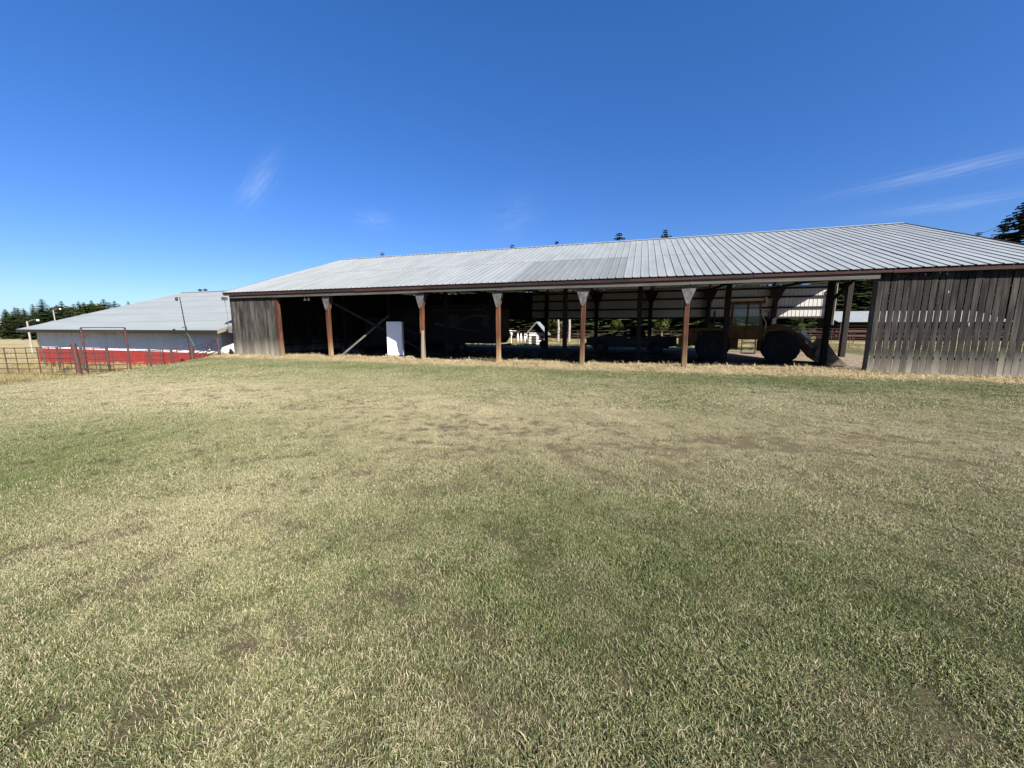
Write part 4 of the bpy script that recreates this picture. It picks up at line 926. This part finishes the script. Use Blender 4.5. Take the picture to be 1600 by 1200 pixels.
def scatter(name, label, pts, meshes):
    """pts: (position, scale, yaw, index). One uncountable layer: tufts instanced on points by geometry nodes."""
    coll = bpy.data.collections.new(name + '_tufts')
    for i, me in enumerate(meshes):
        o = bpy.data.objects.new('%s_tuft_%02d' % (name, i), me); coll.objects.link(o)
    me = bpy.data.meshes.new(name); me.from_pydata([p[0] for p in pts], [], [])
    for an, ty, col_ in (('scl','FLOAT',1), ('yaw','FLOAT',2), ('pick','INT',3)):
        a = me.attributes.new(an, ty, 'POINT'); a.data.foreach_set('value', [p[col_] for p in pts])
    ob = link(name, me); ob['kind'] = 'stuff'; ob['label'] = label; ob['category'] = 'grass' if 'straw' not in name else 'straw'
    ng = bpy.data.node_groups.new(name + '_scatter', 'GeometryNodeTree')
    ng.interface.new_socket('Geometry', in_out='INPUT', socket_type='NodeSocketGeometry'); ng.interface.new_socket('Geometry', in_out='OUTPUT', socket_type='NodeSocketGeometry')
    gi = ng.nodes.new('NodeGroupInput'); go = ng.nodes.new('NodeGroupOutput'); ip = ng.nodes.new('GeometryNodeInstanceOnPoints'); ci = ng.nodes.new('GeometryNodeCollectionInfo')
    ci.inputs['Collection'].default_value = coll; ci.inputs['Separate Children'].default_value = True; ci.inputs['Reset Children'].default_value = True
    def attr(nm, ty):
        n = ng.nodes.new('GeometryNodeInputNamedAttribute'); n.data_type = ty; n.inputs['Name'].default_value = nm; return n.outputs['Attribute']
    cx = ng.nodes.new('ShaderNodeCombineXYZ'); ng.links.new(attr('yaw','FLOAT'), cx.inputs['Z'])
    ng.links.new(gi.outputs[0], ip.inputs['Points']); ng.links.new(ci.outputs[0], ip.inputs['Instance']); ip.inputs['Pick Instance'].default_value = True
    ng.links.new(attr('pick','INT'), ip.inputs['Instance Index']); ng.links.new(cx.outputs[0], ip.inputs['Rotation']); ng.links.new(attr('scl','FLOAT'), ip.inputs['Scale'])
    ng.links.new(ip.outputs[0], go.inputs[0]); md = ob.modifiers.new('scatter', 'NODES'); md.node_group = ng
    return ob
rnd = random.Random(11)
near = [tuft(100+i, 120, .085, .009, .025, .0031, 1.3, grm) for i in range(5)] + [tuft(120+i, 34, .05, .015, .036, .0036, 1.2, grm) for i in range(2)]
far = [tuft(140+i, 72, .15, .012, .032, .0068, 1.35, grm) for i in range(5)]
pts = []
def clump(s, n): return .5 + .25*math.sin(s*5.1+1.7*math.sin(n*3.3)) + .25*math.sin(n*6.3+1.9*math.sin(s*2.7+.5))
def fill(y0, y1, dens, lo, hi, idx, smin=.8, smax=1.25):
    yy = y0
    while yy < y1:
        half = max(2.2, 1.5*yy+1.2); cnt = int(dens*.25*2*half)
        for _ in range(cnt):
            x = rnd.uniform(-half, half); y = yy + rnd.random()*.25; s, n = SN(x, y)
            if n > -1.0 + .3*math.sin(s*2.3) or s < -21.5 or s > 22: continue
            worn = math.exp(-((n+9.7+.8*math.sin(s*.45))/1.3)**2)
            cl = clump(s, n)
            st = noise.noise(Vector((s*.55, n*2.6, 3.1))) + .5*noise.noise(Vector((s*1.7, n*7, 9.4)))
            if rnd.random() < .05*worn + .06*(1-cl) + .85*worn*sst(.02, .3, st)*sst(-6, 7, s): continue
            k = idx[-1] if (len(idx) > 5 and rnd.random() < .04) else rnd.choice(idx[:5])
            pts.append((tuple(W(s, n, gz(s, n))), rnd.uniform(smin, smax)*(1-.2*worn)*(.72+.5*cl), rnd.uniform(0,6.28), k))
        yy += .25
fill(-.6, 3.2, 290, 0, 0, list(range(7)))
fill(3.2, 7.0, 200, 0, 0, list(range(7)), .95, 1.45)
scatter('lawn_grass', 'short patchy lawn, half green and half straw-dry', pts, near)
pts = []
fill(7.0, 12, 110, 0, 0, list(range(5))); fill(12, 24, 62, 0, 0, list(range(5)), 1.0, 1.6)
scatter('lawn_grass_far', 'mown lawn running up to the shed front', pts, far)
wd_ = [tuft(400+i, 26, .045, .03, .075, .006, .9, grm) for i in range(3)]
pts = []
for _ in range(420):
    x = rnd.uniform(-16, 16); y = rnd.uniform(.6, 15); s, n = SN(x, y)
    if n > -1.1 or abs(x) > 1.5*y + 1 or rnd.random() > .25 + .75*sst(.45, .8, clump(s*.6+3, n*.6)): continue
    pts.append((tuple(W(s, n, gz(s, n))), rnd.uniform(.6,1.15), rnd.uniform(0,6.28), rnd.randrange(3)))
scatter('lawn_grass_clumps', 'scattered coarser grass clumps standing out of the mown lawn', pts, wd_)
# straw litter along the drip line of the shed
sc_ = [straw_clump(200+i, 46, .26, .06, .24, .006, .05) for i in range(5)]
pts = []
for _ in range(3600):
    s = rnd.uniform(-16.6, 17.0); n = rnd.gauss(-.45, .5)
    if s > 12.2 and n > -.12: continue
    if n > 1.2 or n < -1.7: continue
    pts.append((tuple(W(s, n, gz(s, n)-.004)), rnd.uniform(.6,1.25), rnd.uniform(0,6.28), rnd.randrange(5)))
for _ in range(320):
    s = rnd.choice([-1.6,5.9,-8.6,-6.6,9.5,11.3,4.2,-11.5,8.3,1.0]) + rnd.gauss(0,.7); n = rnd.gauss(.4,.2); pts.append((tuple(W(s, n, gz(s, n)+.02)), rnd.uniform(1.1,1.9), rnd.uniform(0,6.28), rnd.randrange(5)))
for _ in range(500):
    s = rnd.uniform(-16,16); n = rnd.uniform(1.0,9)
    pts.append((tuple(W(s, n, gz(s, n))), rnd.uniform(.5,.9), rnd.uniform(0,6.28), rnd.randrange(5)))
scatter('straw_litter', 'straw and dry litter heaped along the open front of the shed', pts, sc_)
# rough dry grass in the pens and pasture at the left, along fence feet
dg = [tuft(300+i, 38, .22, .10, .36, .010, .55, M['drygrass']) for i in range(4)]
pts = []
for _ in range(2600):
    s = rnd.uniform(-38, -16.9); n = rnd.uniform(-8, .35)
    if s > -19 and n < -2.2: continue
    nearwall = math.exp(-((n-.1)/.5)**2); fence = math.exp(-((n+4.2)/.5)**2) if s < -20 else math.exp(-((n-(-3.1+(s+19.4)*1.75))/.5)**2)
    if rnd.random() > .22 + .8*max(nearwall, fence): continue
    pts.append((tuple(W(s, n, gz(s, n))), rnd.uniform(.45,1.0)*(1.25 if nearwall > .5 else .9), rnd.uniform(0,6.28), rnd.randrange(4)))
for _ in range(1500):
    s = rnd.uniform(-14, 24); n = rnd.uniform(15.6, 34)
    pts.append((tuple(W(s, n, gz(s, n))), rnd.uniform(.4,.9), rnd.uniform(0,6.28), rnd.randrange(4)))
for _ in range(900):
    s = rnd.uniform(-75, -38); n = rnd.uniform(-8, 40)
    pts.append((tuple(W(s, n, gz(s, n))), rnd.uniform(.6,1.2), rnd.uniform(0,6.28), rnd.randrange(4)))
for _ in range(120):
    s = rnd.uniform(12.3, 17.0); n = rnd.uniform(-.5,-.15); pts.append((tuple(W(s, n, gz(s, n))), rnd.uniform(.25,.5), rnd.uniform(0,6.28), rnd.randrange(4)))
scatter('pasture_grass', 'rough dry grass tufts in the pens and along the fences', pts, dg)
